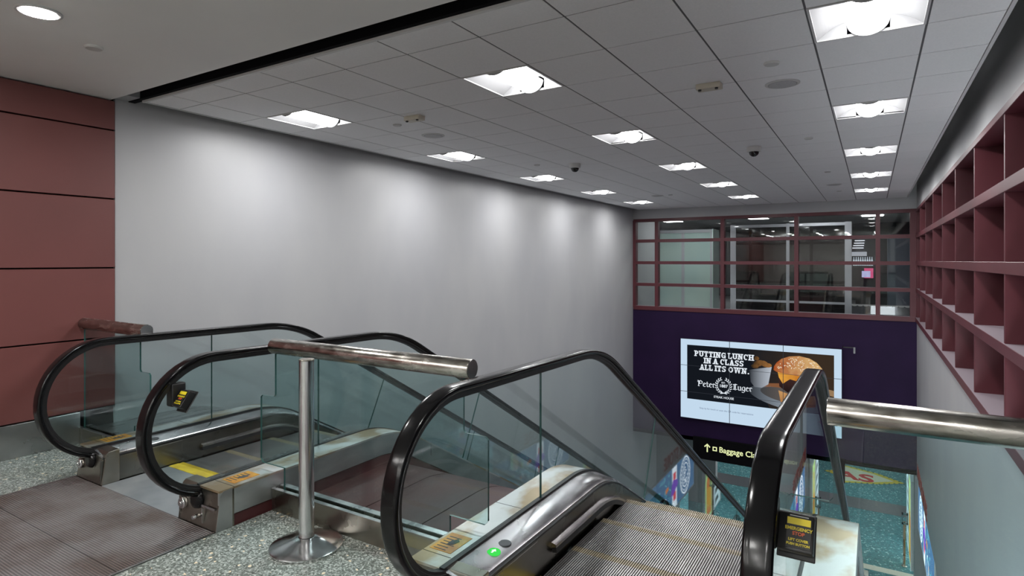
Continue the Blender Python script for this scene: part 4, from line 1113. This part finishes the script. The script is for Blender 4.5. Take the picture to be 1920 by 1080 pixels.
# ------------------------------------------------------------------ the room seen through the back glazing
def partition(name, label, x0, x1, y, z0, z1, verts, rails, glassmat, cat='partition', wd=0.06):
    tt = thing(name, label, cat, (x0, y, 0))
    nb = MB()
    for x, w_ in verts: nb.box(x-x0-w_/2, x-x0+w_/2, -0.04, 0.04, z0, z1)
    for z, w_ in rails: nb.box(0, x1-x0, -0.035, 0.035, z-w_/2, z+w_/2)
    obj('frame', nb, M['white_frame'], tt)
    nb = MB(); nb.box(0, x1-x0, -0.008, 0.008, z0, z1); obj('glass', nb, glassmat, tt)
    return tt
frost = noisy('frosted_green_glass', (0.52,0.70,0.66), (0.62,0.78,0.70), 0.7, 0.25)
partition('glazed_partition', 'white framed frosted green glass partition behind the back window, left', -6.72, -4.20, 19, 0, 2.53,
          [(-6.68,.09),(-5.19,.09),(-4.26,.16)], [(2.48,.1),(0.05,.1)], frost)
partition('glazed_doors', 'white framed dark glass doors behind the middle of the back window', -3.54, -0.48, 18, 0, 2.58,
          [(-3.46,.15),(-2.01,.08),(-0.55,.16)], [(2.53,.08),(0.40,.06),(0.02,.08),(1.50,.03)], M['nightglass'])
tt = thing('glass_return', 'greenish glass side screen between the two partitions', 'partition', (-4.1, 18.2, 0))
nb = MB(); nb.box(0, 0.02, 0, 0.8, 0, 2.5); obj('glass', nb, frost, tt)
tt = thing('dark_cabinet', 'tall dark blue grey cabinet behind the right end of the back window', 'cabinet', (0.33, 18, 0))
nb = MB(); nb.box(0, 0.95, 0, 0.5, 0, 2.22).bevel(0.01, 1); obj('body', nb, plain('slate_blue', (0.07,0.09,0.12), 0.4), tt)
tt = thing('bar_back_shelf', 'lit bar shelf with bottles behind the right of the back window', 'shelf', (-0.42, 19.6, 0))
nb = MB(); nb.box(0, 1.1, 0, 0.3, 1.36, 1.40); nb.box(0, 1.1, 0.28, 0.32, 0, 2.4); obj('shelf', nb, M['darkgrey'], tt)
nb = MB(); nb.box(-0.10, 0.28, 0.20, 0.26, 1.68, 1.80); obj('light_panel', nb, em('bar_pale_panel', (0.50,0.52,0.58), 0.7), tt)
nb = MB()
for k in range(4): nb.box(-0.08+0.02*k, 0.20+0.01*k, 0.22-0.02*k, 0.26-0.02*k, 1.90+0.07*k, 1.925+0.07*k)
obj('light_strip', nb, em('bar_light_strip', (0.9,0.92,1.0), 1.0), tt)
gb = em('backlit_bottle', (0.62, 0.70, 0.78), 0.8); pk = em('pink_backlit', (0.75, 0.10, 0.25), 0.8)
fb = None
for k in range(9):
    if fb is None:
        fb = thing('bottle', 'backlit bottle in the row on the bar shelf behind glass', 'bottle', (-0.46, 19.72, 1.40), 'bottles on the bar shelf')
        nb = MB().lathe([(0.020,0),(0.022,0.01),(0.022,0.15),(0.009,0.19),(0.009,0.25)], (0,0,0), 'z', 12); smooth(obj('body', nb, gb, fb))
        nb = MB().lathe([(0.010,0.25),(0.010,0.27)], (0,0,0), 'z', 10); obj('cap', nb, M['blackplastic'], fb)
    else:
        o = copy_tree(fb); o.location = (-0.46 + 0.056*k, 19.72, 1.40)
tt = thing('bar_screen', 'small lit pink and lilac screen under the bar bottles', 'display screen', (-0.20, 19.5, 1.05))
nb = MB(); nb.box(0, 0.22, 0, 0.03, 0, 0.28); obj('pink_face', nb, pk, tt)
nb = MB(); nb.box(-0.06, 0.15, -0.02, -0.001, 0.02, 0.20); obj('lilac_face', nb, em('lilac_backlit', (0.50,0.50,0.80), 0.9), tt)
tt = thing('counter', 'low counter with pale scalloped edge behind the right of the back window', 'counter', (-0.45, 17.3, 0))
nb = MB(); nb.box(0, 1.25, 0, 0.4, 0, 0.40); obj('body', nb, M['darkgrey'], tt)
nb = MB()
for k in range(10): nb.prism(ell(0.06+0.125*k, 0.42, 0.062, 0.03, 12, 180, 360), (0,-0.01,0), U, V_, (0,1,0), 0.01)
nb.box(0, 1.25, -0.01, 0.0, 0.42, 0.44); obj('scalloped_edge', nb, M['whitetrim'], tt)
for k, (xx, yy) in enumerate(((-4.6, 17.4), (-3.4, 22.0), (0.0, 22.5), (-6.4, 22.0), (-1.2, 17.2))):
    tt = thing('far_ceiling_light', 'lit panel in the ceiling of the room behind the back window', 'ceiling light', (xx, yy, 3.02), 'ceiling panels behind the back window')
    nb = MB(); nb.box(-0.3, 0.3, -0.3, 0.3, -0.012, 0.0); obj('panel', nb, em('far_panel_light', (1,1,1), 16.0) if k == 0 else bpy.data.materials['far_panel_light'], tt)
